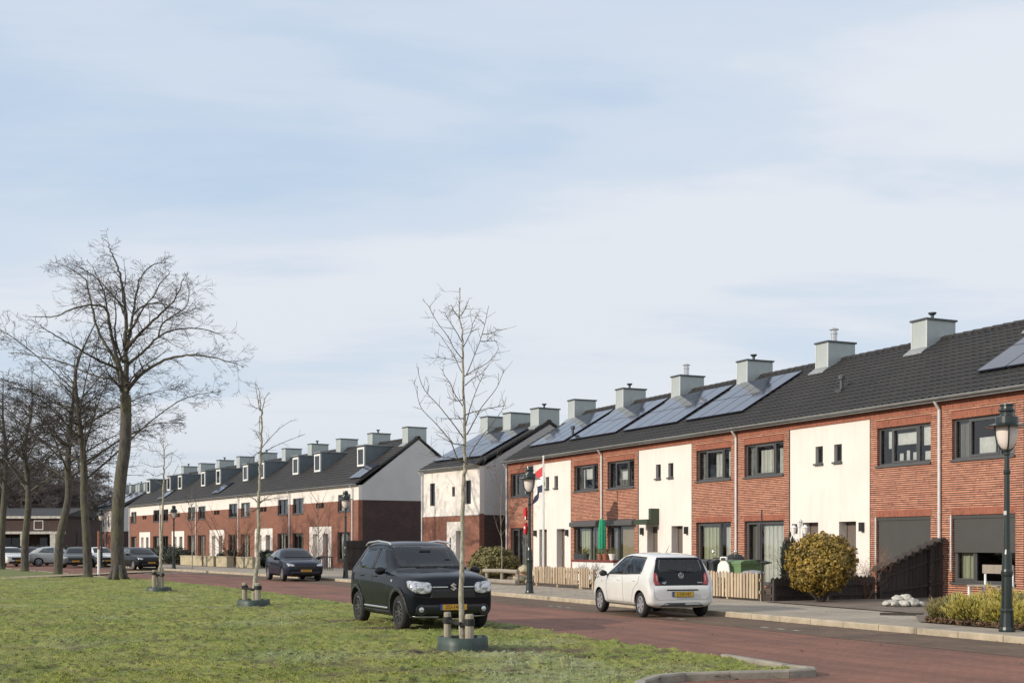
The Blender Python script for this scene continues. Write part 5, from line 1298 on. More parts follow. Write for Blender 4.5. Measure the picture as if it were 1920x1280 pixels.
# young staked trees on the verge
def staked(root, n, ring=True, r=.055):
    """posts, rubber straps and watering ring at the foot of a young tree"""
    pass
def young_tree(px, py, limbs_px, trunk_px, label, seed, r0=.055, stakes=(), bag=True, twig_n=9):
    rnd = random.Random(seed); base = gp(px,py); Y0 = base.y
    root = empty('young_tree',(base.x,base.y,0),0,label,'tree','young staked trees on the lawn')
    def W_(x,y,dy=0): v = wp(x,y,Y0+dy); return Vector((v.x-base.x,v.y-base.y,v.z))
    tr, cr = MB(), MB()
    L, rs = limb(tr,[W_(x,y) for x,y in trunk_px],r0,.006,rnd,10); sc = r0/.055
    for j,pts in enumerate(limbs_px):
        n = len(pts)-1; dep = rnd.choice((-1,1))*rnd.uniform(.15,.75)
        P = [W_(x,y,dep*(i/n)) for i,(x,y) in enumerate(pts)]
        t = min(1,max(0,(P[0].z-L[0].z)/(L[-1].z-L[0].z))); rr = max(.009*sc,.020*sc*(1.15-t))
        l, rq = limb(cr,P,rr,.003*sc,rnd,5)
        m = len(l)-1
        for k in range(twig_n):                           # short spur twigs
            u = rnd.uniform(.25,1); i=min(m-1,int(u*m)); q=l[i]; ax=(l[i+1]-l[i]).normalized(); s=ax.orthogonal().normalized(); s.rotate(Matrix.Rotation(rnd.uniform(0,6.28),3,ax))
            twigs(cr,q,ax*.6+s*.8+Vector((0,0,.1)),rnd.uniform(.08,.32),.0042*max(1,sc*.8),1 if rnd.random()<.35 else 0,rnd,.05,.15,2,3,.7)
    m=len(L)-1
    for k in range(twig_n*2):
        i=rnd.randint(int(m*.5),m-1); an=rnd.uniform(0,6.28); twigs(cr,L[i],Vector((math.cos(an),math.sin(an),.25)),rnd.uniform(.1,.4),.0045*max(1,sc*.8),1,rnd,.04,.15,2,4,.7)
    tr.build('trunk',M['bark_young'],root,smooth=True); cr.build('crown',M['twig_young'],root)
    return root, base
cz = lambda pts: [crop_pt(x,y,760,530,3.459) for x,y in pts]
LIMBS = [cz(p) for p in ([(385,1165),(340,1140),(300,1040),(265,990),(190,905),(110,820),(80,740),(78,670)],[(378,1005),(300,900),(220,800),(130,700),(90,610),(85,550)],[(398,985),(450,890),(500,800),(580,700),(620,620),(642,560)],
 [(392,925),(425,800),(460,700),(500,610),(515,580)],[(374,800),(320,720),(290,650),(255,600),(240,560)],[(370,585),(350,550),(320,480),(260,390),(215,330),(165,320)],[(370,495),(320,430),(270,340),(210,260),(165,180),(163,145)],
 [(385,605),(460,560),(530,520),(580,470),(605,420)],[(395,600),(440,490),(490,360),(520,250),(540,150)],[(378,415),(420,330),(440,260),(470,205)],[(368,385),(320,300),(280,240),(255,190)],[(396,1165),(440,1080),(500,990),(560,920),(630,820),(655,740)],
 [(388,665),(440,620),(480,600),(520,560)],[(392,855),(450,835),(560,810),(655,795)],[(378,1155),(300,1135),(230,1130),(155,1100)],[(396,1172),(450,1180),(510,1195),(585,1192)],[(372,760),(330,765),(270,740)],[(378,880),(310,880),(220,878)],[(376,520),(310,500),(200,478)],[(384,1050),(310,1040),(200,980)],[(352,230),(320,190),(295,140)],[(352,215),(375,195),(388,165)],[(500,335),(560,325),(605,298)],[(490,380),(540,378),(595,376)])]
TR = [(868,1224),(867,1190),(865,1100),(868,1000),(870,900),(872,868),(871,800),(869,720),(868,655),(867,620),(861,590),(862,540)]
yt, ytb = young_tree(868,1223,LIMBS,TR,'young tree with pale trunk in front of the black crossover',3,.055,twig_n=9)
def stakes(base, posts, label_s, bag_label, ringr=.38, hh=.28, strap_z=.62, trunk_r=.06):
    """timber posts, rubber straps between post and trunk, green watering ring"""
    for i,(dx,dy,h,r,lab) in enumerate(posts):
        p = empty('tree_stake',(base.x+dx,base.y+dy,0),0,lab,'stake','timber stakes beside young trees')
        m = MB(); m.lathe([(r*.96,-.05),(r,.2),(r*.98,h-.02),(r*.82,h)],(0,0,0),14); m.build('post',M['stake'],p)
        s = MB(); t = Vector((-dx,-dy,0)); z = h-.12; t0 = t.normalized()
        s.lathe([(r+.012,z-.05),(r+.014,z-.03),(r+.014,z+.03),(r+.012,z+.05)],(0,0,0),14)
        sd = Vector((-t0.y,t0.x,0))
        for w in (-1,1): s.tube([sd*w*r*.9+Vector((0,0,z)), t*.5+sd*w*.02+Vector((0,0,z-.04)), t+sd*w*trunk_r+Vector((0,0,z-.05))],[.03,.026,.03],6)
        s.build('strap',M['strap'],p)
    ro = empty('watering_ring',(base.x,base.y,0),0,bag_label,'watering ring','green rings round young trees')
    m = MB(); n = 28
    prof = [(ringr+.03,-.03),(ringr+.01,hh*.5),(ringr,hh),(ringr-.012,hh+.005),(ringr-.016,hh-.01),(ringr-.01,.02)]
    o = len(m.v)
    rr = random.Random(int(base.y*10)); wob = [1+rr.uniform(-.05,.05) for _ in range(n)]
    for k,(r,z) in enumerate(prof):
        for i in range(n):
            an = 2*math.pi*i/n; m.v.append((r*wob[i]*math.cos(an), r*wob[i]*math.sin(an), z*(1+.035*math.sin(an*2+1))))
    for k in range(len(prof)-1):
        for i in range(n): a=o+k*n+i; b=o+k*n+(i+1)%n; m.f.append((a,b,b+n,a+n)); m.m.append(0)
    m.build('ring',M['treebag'],ro,smooth=True)
    s = MB(); s.v=[]; s.lathe([(ringr-.02,.0),(ringr-.02,.06),(.02,.075)],(0,0,0),20); s.build('earth_fill',M['soil'],ro)
stakes(ytb,[(-.235,.10,.60,.055,'left stake of the nearest young tree, with a black strap'),(.10,-.09,.58,.066,'right stake in front of the nearest young tree trunk')],None,'dark green watering ring around the nearest young tree',.36,.24,trunk_r=.065)
c2 = lambda pts: [crop_pt(x,y,400,680,4) for x,y in pts]
L2 = [c2(p) for p in ([(350,360),(330,250),(318,180),(315,140)],[(358,400),(375,320),(390,260),(425,222)],[(350,345),(310,335),(275,310)],[(362,640),(420,570),(500,490),(590,430)],[(360,690),(430,640),(540,590),(690,535)],[(348,1040),(420,1020),(560,1000)],[(344,1060),(290,1010),(220,1005)],[(350,400),(345,480),(350,560)],[(356,660),(300,700),(250,760)],[(345,1080),(300,1110),(240,1120)],[(350,1050),(400,1010),(440,985)],[(362,600),(330,540),(310,500)])]
yt2, b2 = young_tree(476,1137,L2,[(476,1138),(478,1100),(481,1060),(484,1000),(485,940),(486,900),(490,840),(491,780),(488,760),(486,735),(480,716)],'slim young tree in front of the middle of the far row',5,.085,twig_n=8)
stakes(b2,[(-.28,.2,.62,.07,'far stake of the slim young tree by the road'),(.13,-.12,.62,.085,'pale stake right of the slim young tree trunk')],None,'green watering ring around the slim young tree by the road',.40,.19,trunk_r=.09)
c3 = lambda pts: [crop_pt(x,y,230,740,3.555) for x,y in pts]
L3 = [c3(p) for p in ([(272,420),(240,380),(180,370),(110,340)],[(275,430),(320,390),(390,430)],[(270,470),(210,480),(120,450)],[(276,500),(320,450),(330,380)],[(272,520),(220,540),(150,500)],[(272,400),(290,340),(320,330)],[(268,600),(220,570),(190,520)],[(274,570),(330,540),(370,470)],[(270,350),(250,310),(240,300)])]
yt3, b3 = young_tree(298,1109,L3,[(298,1110),(299,1080),(302,1040),(304,980),(306,930),(307,890),(308,860),(306,830),(306,820)],'thin young tree just right of the tallest trunk',6,.085,twig_n=8)
stakes(b3,[(-.14,-.08,.75,.075,'dark stake of the thin young tree near the tallest trunk'),(.02,.3,.7,.07,'stake behind the thin young tree near the tallest trunk')],None,'dark watering ring around the thin young tree near the tallest trunk',.40,.16,trunk_r=.09)
def small_sapling(base, h, label, seed, r=.03, spread=.9, m='bark_young', cm='twig_young', nb=9, fork=.4, lev=1):
    rnd = random.Random(seed); root = empty('sapling',tuple(base),0,label,'tree','saplings in front gardens'); tr, cr = MB(), MB()
    L,rs = limb(tr,[Vector((0,0,0)),Vector((.02,0,h*.3)),Vector((-.02,.02,h*.6)),Vector((.0,0,h))],r,.006,rnd,7)
    for k in range(nb):
        i = int(len(L)*(fork+(1-fork)*.8*k/nb)); an=k*2.4; d=Vector((math.cos(an)*.75,math.sin(an)*.75,1)); twigs(cr,L[min(i,len(L)-2)],d,h*.36*spread*rnd.uniform(.8,1.2),r*.4,lev,rnd,.05,.12,4,5,.6)
    tr.build('trunk',M[m],root,smooth=True); cr.build('crown',M[cm],root); return root

# ------------------------------------------------------------------ shrubs
def leaves(n, rx, ry, rz, size, rnd, lump=.22, shell=.55, cut=None, droop=0, spike=False):
    """leaf blades through a lumpy ellipsoid, thickest near its surface"""
    mb = MB()
    k = 0
    off = Vector((rnd.uniform(0,50),rnd.uniform(0,50),rnd.uniform(0,50)))
    while k < n:
        d = Vector((rnd.gauss(0,1),rnd.gauss(0,1),rnd.gauss(0,1))).normalized()
        ex = 1+lump*(noise.noise(d*2.4+off)*1.2+noise.noise(d*6+off)*.8); t = shell+(1-shell)*rnd.random()**.6
        if noise.noise(d*4.5+off*1.3) < -.28 and rnd.random() < .75: t *= .8
        p = Vector((d.x*rx,d.y*ry,d.z*rz))*ex*t
        if cut is not None and p.z < cut: k += 1; continue
        nrm = (d+Vector((rnd.gauss(0,.6),rnd.gauss(0,.6),rnd.gauss(0,.6)))).normalized()
        a = nrm.orthogonal().normalized(); a.rotate(Matrix.Rotation(rnd.uniform(0,6.28),3,nrm))
        if spike: a = (d*.8+Vector((0,0,.9))+Vector((rnd.gauss(0,.3),rnd.gauss(0,.3),rnd.gauss(0,.3)))).normalized(); nrm = a.orthogonal()
        b = nrm.cross(a); s = size*rnd.uniform(.6,1.3)
        mb.add([p-a*s*.5,p+b*s*(.28 if not spike else .12),p+a*s*.6,p-b*s*(.28 if not spike else .12)],[(0,1,2,3)])
        k += 1
    return mb
def shrub(loc, r, n, size, mt, label, seed, cat='bush', stems=True, group=None, name='bush', lift=0.0, **kw):
    rnd = random.Random(seed); root = empty(name,tuple(loc),0,label,cat,group)
    mb = leaves(n,*r,size,rnd,**kw); mb.v = [(x,y,z+r[2]+lift) for x,y,z in mb.v]; mb.build('foliage',M[mt],root)
    tw = MB()
    for k in range(12): an=k*2.4; twigs(tw,Vector((math.cos(an)*.06,math.sin(an)*.06,-.03)),Vector((math.cos(an)*r[0]*.8,math.sin(an)*r[1]*.8,r[2]*1.5)),r[2]*1.5,.02,2,rnd,.02,.2,3,5,.6)
    tw.build('stems',M['twig'],root); return root
b = A.P(26.5,20.95,.11); shrub(b,(.90,.90,.80),11500,.092,'leaf_gold','large rounded golden green bush in front of the dark partition fence',41,lump=.16,shell=.62,lift=.20)
b = A.P(A.s_at(1481,21.6),21.6,.1); shrub(b,(.26,.26,.88),2600,.10,'leaf_dark','narrow dark columnar conifer left of the golden bush',42,'conifer',name='conifer',lump=.2,spike=True)
b = A.P(A.s_at(926,20.8),20.8,.1); shrub(b,(1.05,.9,.72),9000,.10,'leaf_olive','rounded olive bush beside the end gable, behind the log rail',43,lump=.16,shell=.7)
# yellow ground cover bed at the right
rnd = random.Random(9)
for i,(s,d,rx,rz,mt) in enumerate(((18.7,17.75,.33,.19,'leaf_olive'),(18.0,17.8,.5,.27,'leaf_yellow'),(17.2,17.8,.52,.25,'leaf_yellow'),(16.3,17.8,.55,.26,'leaf_yellow'),(15.3,17.8,.6,.27,'leaf_olive'),(18.1,18.6,.6,.33,'leaf_yellow'),(17.0,18.7,.65,.33,'leaf_olive'),(19.2,18.5,.5,.24,'leaf_olive'))):
    lab = ['olive tuft at the left tip of the yellow shrub bed','bright yellow shrub near the left tip of the shrub bed','yellow low shrub left of the near lamp post','yellow low shrub right behind the near lamp post','olive shrub right of the near lamp post','tall yellow shrub at the back of the bed below the bench','olive shrub at the back of the bed behind the lamp post','olive shrub at the back of the bed by the downpipe'][i]
    shrub(A.P(s,d,.11),(rx,rx*.75,rz),1900,.085,mt,lab,60+i,cat='shrub',group='low shrubs in the garden bed',name='shrub',lump=.35,shell=.35,spike=True)
mb = MB(); rr = random.Random(77)
for k in range(2600):
    s_=rr.uniform(14,19.2); p = A.P(s_,17.3+max(0,s_-18.7)*.9+abs(rr.gauss(0,.16)),.12+rr.random()*.07); a = Vector((rr.gauss(0,1),rr.gauss(0,1),rr.uniform(.2,1))).normalized()*rr.uniform(.03,.06); b_ = a.orthogonal()*.4
    mb.add([p-a*.5,p+b_,p+a,p-b_],[(0,1,2,3)])
tag(mb.build('ground_cover',M['leaf_brown']),'russet ground cover edging the shrub bed along the pavement','ground cover',kind='stuff')
# thin bare garden plants
def bare_shrub(loc, h, label, seed, mt='twig', n=9, group='bare shrubs in gardens'):
    rnd = random.Random(seed); root = empty('bare_shrub',tuple(loc),0,label,'shrub',group); tw = MB()
    for k in range(n): an=k*2.4+rnd.gauss(0,.3); twigs(tw,Vector((math.cos(an)*.05,math.sin(an)*.05,0)),Vector((math.cos(an)*.5,math.sin(an)*.5,1)),h*rnd.uniform(.7,1.1),.012*max(1,h*.6),2,rnd,.05,.22,5,6,.6)
    tw.build('stems',M[mt],root); return root
bare_shrub(A.P(A.s_at(1625,23.2),23.2,.11),1.1,'thin bare rose shrub right of the golden bush',51,'red_twig')
bare_shrub(A.P(A.s_at(1612,23.8),23.8,.11),.9,'small bare shrub tucked beside the golden bush',52)
bare_shrub(A.P(A.s_at(1640,24.6),24.6,.11),1.25,'bare climber beside the dark screen window',53,'red_twig')
small_sapling(A.P(A.s_at(940,19.95),19.95,.1),3.9,'thin standard sapling in front of the end gable bush',54,.03,.85,nb=8,fork=.5)
for i,(px,Y,rx) in enumerate(((20,108,1.8),(62,112,2.2),(88,106,1.6),(128,112,2.0),(158,108,1.5))):
    v = wp(px,1021,Y); shrub((v.x,v.y,0),(rx,rx*.8,.75),1800,.22,'leaf_hedge',['low dark bush behind the white car at the left edge','wide dark bush in front of the low building, right of the black car','dark bush behind the pale silver car','dark bush behind the dark grey car','dark bush behind the second tree trunk'][i],120+i,group='dark bushes before the low building',lump=.3,shell=.5)
# greenery in front of the far row
def far_spot(px, d): s = B.s_at(px,d); return B.P(s,d,.1)
bare_shrub(far_spot(437,29.5),4.6,'large russet bare shrub over the beige garden blocks of the far row',55,'red_twig',14)
bare_shrub(far_spot(592,31.5),2.6,'bare bush beside the second white porch of the far row',56,'red_twig',9)
bare_shrub(far_spot(385,30.5),2.4,'low russet shrub beside the third white porch of the far row',57,'red_twig',9)
small_sapling(far_spot(597,29.5),4.6,'slender sapling behind the dark blue hatchback',58,.05,.9,nb=10)
small_sapling(far_spot(360,24.6),5.2,'sapling on the pavement between the beige garden blocks',59,.05,.8,nb=10)
for i,(px,d,rx,rz,lb_) in enumerate(((318,29.6,1.5,.75,'dark hedge bush right of the far lamp post'),(335,29.0,1.3,.6,'dark hedge bush above the left beige block'),(296,29.4,1.3,.7,'dark hedge bush in front of the distant houses'),(430,30.2,1.0,.55,'dark hedge bush behind the russet shrub'),(500,29.6,.6,.6,'round dark bush left of the dark blue hatchback'))):
    shrub(far_spot(px,d),(rx,rx,rz),2600,.14,'leaf_hedge',lb_,90+i,cat='bush',group='dark bushes of the far row',lump=.25,shell=.5)

# ------------------------------------------------------------------ lamp posts
def lamp_post(loc, label):
    root = empty('street_lamp',tuple(loc),0,label,'street lamp','classic lantern lamp posts')
    p = MB(); p.lathe([(.138,0),(.138,.03),(.122,.08),(.106,.32),(.108,.34),(.108,.37),(.094,.40),(.086,.95),(.098,.98),(.098,1.04),(.086,1.08),(.076,1.34),(.056,1.42),(.050,2.0),(.046,2.72),(.058,2.74),(.060,2.78),(.044,2.82),(.041,3.05),(.052,3.07),(.052,3.10),(.03,3.16)],(0,0,0),18)
    p.build('post',M['iron'],root,smooth=False)
    n = MB(); 
    for k in range(3):
        an = 2*math.pi*k/3+.3; d = Vector((math.cos(an),math.sin(an),0))
        n.tube([Vector((0,0,3.10))+d*.02,Vector((0,0,3.16))+d*.10,Vector((0,0,3.27))+d*.175,Vector((0,0,3.45))+d*.205,Vector((0,0,3.56))+d*.215],.014,6)
    n.lathe([(.05,3.10),(.06,3.14),(.03,3.17)],(0,0,0),12); n.build('cradle',M['iron'],root)
    g = MB(); g.lathe([(.05,3.15),(.10,3.19),(.145,3.27),(.172,3.38),(.18,3.50),(.18,3.555)],(0,0,0),20); g.build('lamp_glass',M['lampglass'],root,smooth=True)
    h = MB(); h.lathe([(.35,3.545),(.355,3.56),(.23,3.60),(.20,3.61),(.195,3.70),(.19,3.72),(.115,3.74),(.11,3.76),(.11,3.80),(.14,3.82),(.14,3.845),(.11,3.86),(.105,3.90),(.125,3.915),(.12,3.94),(.02,3.96)],(0,0,0),24)
    h.build('hood',M['iron'],root); return root
l0 = lamp_post(gp(1888,1183,.1),'near street lamp with frosted lantern standing by the yellow shrubs')
q = MB(); q.box(-.075,-.03,-.06,-.048,2.02,2.09); q.build('white_label',M['white'],l0)
for px,py,lab in ((993,1111,'street lamp with two red signs, beside the flagpole'),(648,1083,'street lamp beside the plank fence at the pale gable end'),(326,1066,'distant street lamp in front of the far row hedge'),(190,1062,'farthest street lamp, seen between the row tree trunks')):
    c = copy_tree(l0); c['label'] = lab; c.location = gp(px,py,.1)
    for ch in [x for x in bpy.data.objects if x.parent == c and x.name.startswith('white_label')]: bpy.data.objects.remove(ch)
    if px==993: l1 = c
    c.rotation_euler.z = px*.37
def red_sign(z0, z1, lab):
    v = l1.location; root = empty('hanging_sign',(v.x,v.y,v.z),A.rz,lab,'sign','red signs on the lamp post')
    m = MB(); poly=[(-.085,z0+.1),(-.05,z0),(.05,z0),(.085,z0+.1),(.085,z1-.1),(.05,z1),(-.05,z1),(-.085,z1-.1)]
    m.prism(poly,-.10,-.03,'y'); o = m.build('panel',M['red'],root,fix=True); o.location=(-.16,0,0)
    b = MB(); b.bar((-.16,-.06,z1),(-.02,-.0,z1+.02),.02); b.bar((-.16,-.06,z0),(-.02,0,z0),.02); b.build('bracket',M['black_plastic'],root)
    w = MB(); w.box(-.21,-.11,-.104,-.1005,z1-.17,z1-.10) if z0<2.2 else w.box(-.13,-.06,-.106,-.102,z0+.0,z0+.09); w.build('white_mark',M['white'],root)
red_sign(2.30,2.66,'upper red sign on the lamp post by the flagpole'); red_sign(1.84,2.18,'lower red sign with a white stripe on the lamp post by the flagpole')

# ------------------------------------------------------------------ flagpole, flag
fp = A.P(A.s_at(1019,22.5),22.5,.1)
root = empty('flagpole',tuple(fp),A.rz,'slim white flagpole in front of the left end house','flagpole')
H_ = wp(1019,855,fp.y).z-.1
m = MB(); m.lathe([(.045,0),(.042,H_*.5),(.03,H_-.05),(.05,H_-.04),(.05,H_),(.01,H_+.03)],(0,0,0),10); m.build('pole',M['white'],root)
m = MB(); m.bar((0,-.06,1.0),(0,-.06,1.2),.02); m.tube([(0,-.05,1.1),(0,-.05,H_-.1)],.005,4); m.build('halyard',M['white'],root)
fl = MB(); nx_, nz_ = 18, 15                              # blown to the left and sagging: red, white, blue from the top
for j in range(nz_+1):
    for i in range(nx_+1):
        u, w = i/nx_, j/nz_
        x = -.05-u*.95+.12*math.sin(w*3); y = .13*math.sin(u*8+w*2.0)*(.3+u); z = H_-.42-w*.98-u*u*.42-u*.12+.05*math.sin(u*7+w*4)
        fl.v.append((x,y,z))
for j in range(nz_):
    for i in range(nx_): a=j*(nx_+1)+i; fl.f.append((a,a+1,a+nx_+2,a+nx_+1)); fl.m.append(j*3//nz_)
fo = fl.build('flag',[M['flag_red'],M['flag_white'],M['flag_blue']],None,smooth=True); fo.location=fp; fo.rotation_euler.z=A.rz
tag(fo,'red, white and dark blue striped flag drooping from the white flagpole','flag')

# ------------------------------------------------------------------ fences and garden walls
def picket_fence(fr, s0, s1, d, label, h=.72, pitch=.145, w=.10, mat='wood_light', z=.1, round_=False, seed=1, base=.06, group='pale picket fences'):
    rnd = random.Random(seed); root = empty('picket_fence',fr.P(s1,d,z),fr.rz,label,'fence',group); L = s1-s0; m = MB(); k = 0; x = w/2
    while x < L:
        hh = h+rnd.uniform(-.02,.03); ww = w*rnd.uniform(.88,1.08); t = rnd.gauss(0,.007); y = rnd.gauss(0,.006)
        m.prism([(x-ww/2,base),(x+ww/2,base),(x+ww/2+t,hh-ww*.5),(x+ww*.28+t,hh-.02),(x+t,hh),(x-ww*.28+t,hh-.02),(x-ww/2+t,hh-ww*.5)],y-.03,y,'y'); x += pitch
    m.build('pickets',M[mat],root,fix=True)
    for zz in (.2,.52): q = MB(); q.box(0,L,.012,.05,zz,zz+.07); q.build('rail',M[mat],root)
    n = max(1,round(L/1.9))
    for i in range(n+1): q = MB(); px_=L*i/n; q.box(px_-.04,px_+.04,.052,.13,-.05,h-.04); q.build('post',M[mat],root)
    return root
sA = A.s_at(1424,19.95); picket_fence(A, sA, 32.6, 19.95, 'pale round-topped picket fence beside the white hatchback, ending at the dark partition',h=.76,seed=2)
picket_fence(A, A.s_at(1108,19.9), A.s_at(1087,19.9), 19.9, 'short pale picket fence panel just left of the white hatchback',pitch=.13,w=.07,seed=3)
picket_fence(A, A.s_at(1084,19.95), A.s_at(1003,19.95), 19.95, 'long pale picket fence panel right of the lamp post with red signs',pitch=.13,w=.07,seed=4,base=.12)
def partition(s, d0, d1, hs, label, cap=False, w=.14, seed=5):
    """dark boards across the gardens, running from the street to the facade"""
    rnd = random.Random(seed); root = empty('partition_fence',A.P(s,d0,.1),A.rz,label,'fence','dark partition fences between the gardens'); L=d1-d0; m=MB(); y=w/2
    while y < L:
        t=y/L; h=hs[0]+(hs[1]-hs[0])*t+(rnd.uniform(-.025,.025) if not cap else 0); ww=w*.93
        m.prism([(y-ww/2,.0),(y+ww/2,.0),(y+ww/2,h-.04 if not cap else h+(hs[1]-hs[0])/L*ww/2),(y,h+.012 if not cap else h),(y-ww/2,h-.04 if not cap else h-(hs[1]-hs[0])/L*ww/2)],-.012+rnd.uniform(0,.008),.018,'x'); y+=w
    m.build('boards',M['wood_dark'],root,fix=True)
    q=MB()
    for f in (.25,.7): q.bar((.04,0,hs[0]*f),(.04,L,hs[1]*f if cap else hs[0]*f),.05,.07)
    q.build('rail',M['wood_dark'],root)
    for i in range(int(L/1.8)+1): p=MB(); yy=min(L-.05,i*1.8+.04); p.box(.066,.15,yy-.04,yy+.04,-.05,hs[0]+(hs[1]-hs[0])*yy/L-.03); p.build('post',M['wood_dark'],root)
    if cap:
        c=MB(); n=9; sl=(hs[1]-hs[0])/L; c.bar((0.02,-.1,hs[0]-.1*sl+.02),(0.02,L,hs[1]+.02),.28,.04)
        for i in range(n):
            yy=L*(i+.3)/n; zz=hs[0]+sl*yy+.05
            c.tube([(-.17,yy,zz-.02),(.2,yy,zz-.02)],.075,10)
        c.build('tile_coping',M['wood_dark'],root)
    return root
partition(27.42,20.02,23.55,(.62,.66),'low dark plank partition fence behind the golden bush')
partition(27.42,23.58,25.95,(.80,1.66),'rising dark partition fence with scalloped coping climbing to the downpipe',True)
# plank fence at the pale gable of the far row
root = empty('plank_fence',B.P(68,30.4,.1),B.rz+R(90),'tall grey brown plank fence between the lamp post and the black crossover','fence'); m=MB(); rnd=random.Random(6)
for i in range(40): m.box(.15*i,.15*i+.138,-.012,.012+rnd.uniform(0,.006),0,1.75+rnd.uniform(-.02,.02))
m.build('boards',M['wood_dark'],root)
for z in (.4,1.35): q=MB(); q.box(0,6,-.06,-.013,z,z+.1); q.build('rail',M['wood_dark'],root)
# log rail bench in front of the olive bush
sL, sR = A.s_at(912,19.6), A.s_at(972,19.6); root = empty('log_rail',A.P(sL,19.6,.1),A.rz,'low weathered log rail bordering the olive bush','rail'); L_=sL-sR
for x in (.05,L_*.5,L_-.05): q=MB(); q.lathe([(.06,-.05),(.06,.5),(.05,.52)],(x,0,0),10); q.build('post',M['wood_grey'],root)
q=MB(); q.tube([(-.1,-.07,.49),(L_*.5,-.06,.51),(L_+.1,-.06,.50)],.075,9); q.build('top_rail',M['wood_grey'],root)
q=MB(); q.tube([(-.1,-.10,.10),(L_*.5,-.10,.10),(L_+.1,-.10,.11)],.09,9); q.build('bottom_rail',M['wood_grey'],root)
# rubble heap and stump next to it
def stones(loc, lst, mt, lab, cat, group, name='stone'):
    for i,(dx,dy,dz,r) in enumerate(lst):
        rnd=random.Random(i+int(loc.x*100)); bm=bmesh.new(); bmesh.ops.create_icosphere(bm,subdivisions=3,radius=1)
        off=Vector((rnd.uniform(0,9),)*3); sx,sy,sz=rnd.uniform(.9,1.4),rnd.uniform(.8,1.1),rnd.uniform(.65,.9)
        for v in bm.verts:
            n_=1+.34*noise.noise(v.co*1.3+off)+.16*abs(noise.noise(v.co*3+off)); v.co=Vector((v.co.x*sx,v.co.y*sy,v.co.z*sz))*n_*r
        me=bpy.data.meshes.new(name); bm.to_mesh(me); bm.free(); me.materials.append(M[mt]); o=link(name,me); o.location=loc+Vector((dx,dy,dz)); o.rotation_euler=(0,0,rnd.uniform(0,6)); tag(o,lab[i] if isinstance(lab,list) else lab,cat,group)
b = gp(1692,1136,.12)
stones(b,[(-.40,-.02,.07,.09),(-.22,-.10,.08,.10),(.0,-.12,.08,.11),(.24,-.05,.09,.12),(-.08,.08,.17,.12),(.12,.08,.20,.14),(.32,.12,.10,.11),(-.28,.10,.09,.10),(.43,.0,.06,.08)],'stone_white','white boulder in the heap on the bare soil before the dark partition','stone','heap of white boulders on the soil')
b = A.P(A.s_at(985,20.3),20.3,.1)
stones(b,[(-.25,0,.2,.25),(.15,-.1,.15,.22),(-.05,.1,.55,.22),(.3,.1,.35,.22)],'stone_beige','pale rubble stone piled beside the log rail and the lamp post','stone','rubble pile by the lamp post')
# white garden wall with dark red coping
s0, s1 = A.s_at(1150,22.4), A.s_at(1073,22.4); root = empty('garden_wall',A.P(s1,22.4,.1),A.rz,'low white garden wall with dark red coping behind the short picket fence','wall'); L_=s1-s0
m=MB(); m.box(0,L_,0,.2,0,.86); m.build('wall',M['white'],root); m=MB(); m.box(-.04,L_+.04,-.05,.25,.86,.94); m.build('coping',M['stone_red'],root)
for i,(x,kind) in enumerate(((.55,'box'),(1.0,'low'),(2.1,'pot'),(2.5,'pot'),(3.0,'white'))):
    p=A.P(s1-x,22.5,1.04)
    if kind=='box':
        r_=empty('planter',tuple(p),A.rz,'dark planter box of withered plants on the garden wall','planter','pots on the garden wall'); m=MB(); m.box(-.42,.42,-.1,.1,0,.22); m.build('box',M['bin_grey'],r_); lv=leaves(260,.42,.12,.14,.07,random.Random(3),spike=True); lv.v=[(a,b_,c+.25) for a,b_,c in lv.v]; lv.build('plants',M['leaf_brown'],r_)
    else:
        lab={'low':'tiny dark pot on the garden wall','pot':'terracotta pot with russet plant on the garden wall','white':'white pot at the right end of the garden wall'}[kind]
        r_=empty('flower_pot',tuple(p),0,lab,'pot','pots on the garden wall'); m=MB(); m.lathe([(.08,0),(.12,.2),(.13,.2),(.13,.23),(.02,.22)],(0,0,0),12); m.build('pot',M['white' if kind=='white' else 'pot' if kind=='pot' else 'bin_grey'],r_)
        lv=leaves(120,.15,.15,.13,.06,random.Random(i)); lv.v=[(a,b_,c+.32) for a,b_,c in lv.v]; lv.build('plants',M['leaf_brown' if kind=='pot' else 'leaf_olive'],r_)
bare_shrub(A.P(A.s_at(1107,21.2),21.2,.1),.85,'withered brown clump arching in front of the white garden wall',66,'twig',22)
# green folded parasol
p=A.P(A.s_at(1129,22.9),22.9,.1); root=empty('parasol',tuple(p),0,'closed bright green parasol beside the downpipe','parasol')
m=MB(); m.lathe([(.025,0),(.025,2.45),(.01,2.5)],(0,0,0),8); m.build('pole',M['white'],root)
m=MB(); n=20; o=0
for (r_,z) in ((.05,1.0),(.11,1.01),(.125,1.1),(.135,1.6),(.13,2.1),(.10,2.42),(.03,2.5)):
    for k in range(n): an=2*math.pi*k/n; q_=r_*(1+.16*(k%2)); m.v.append((q_*math.cos(an),q_*math.sin(an),z))
for i in range(6):
    for k in range(n): a=i*n+k; b_=i*n+(k+1)%n; m.f.append((a,b_,b_+n,a+n)); m.m.append(0)
m.build('canopy',M['parasol'],root)
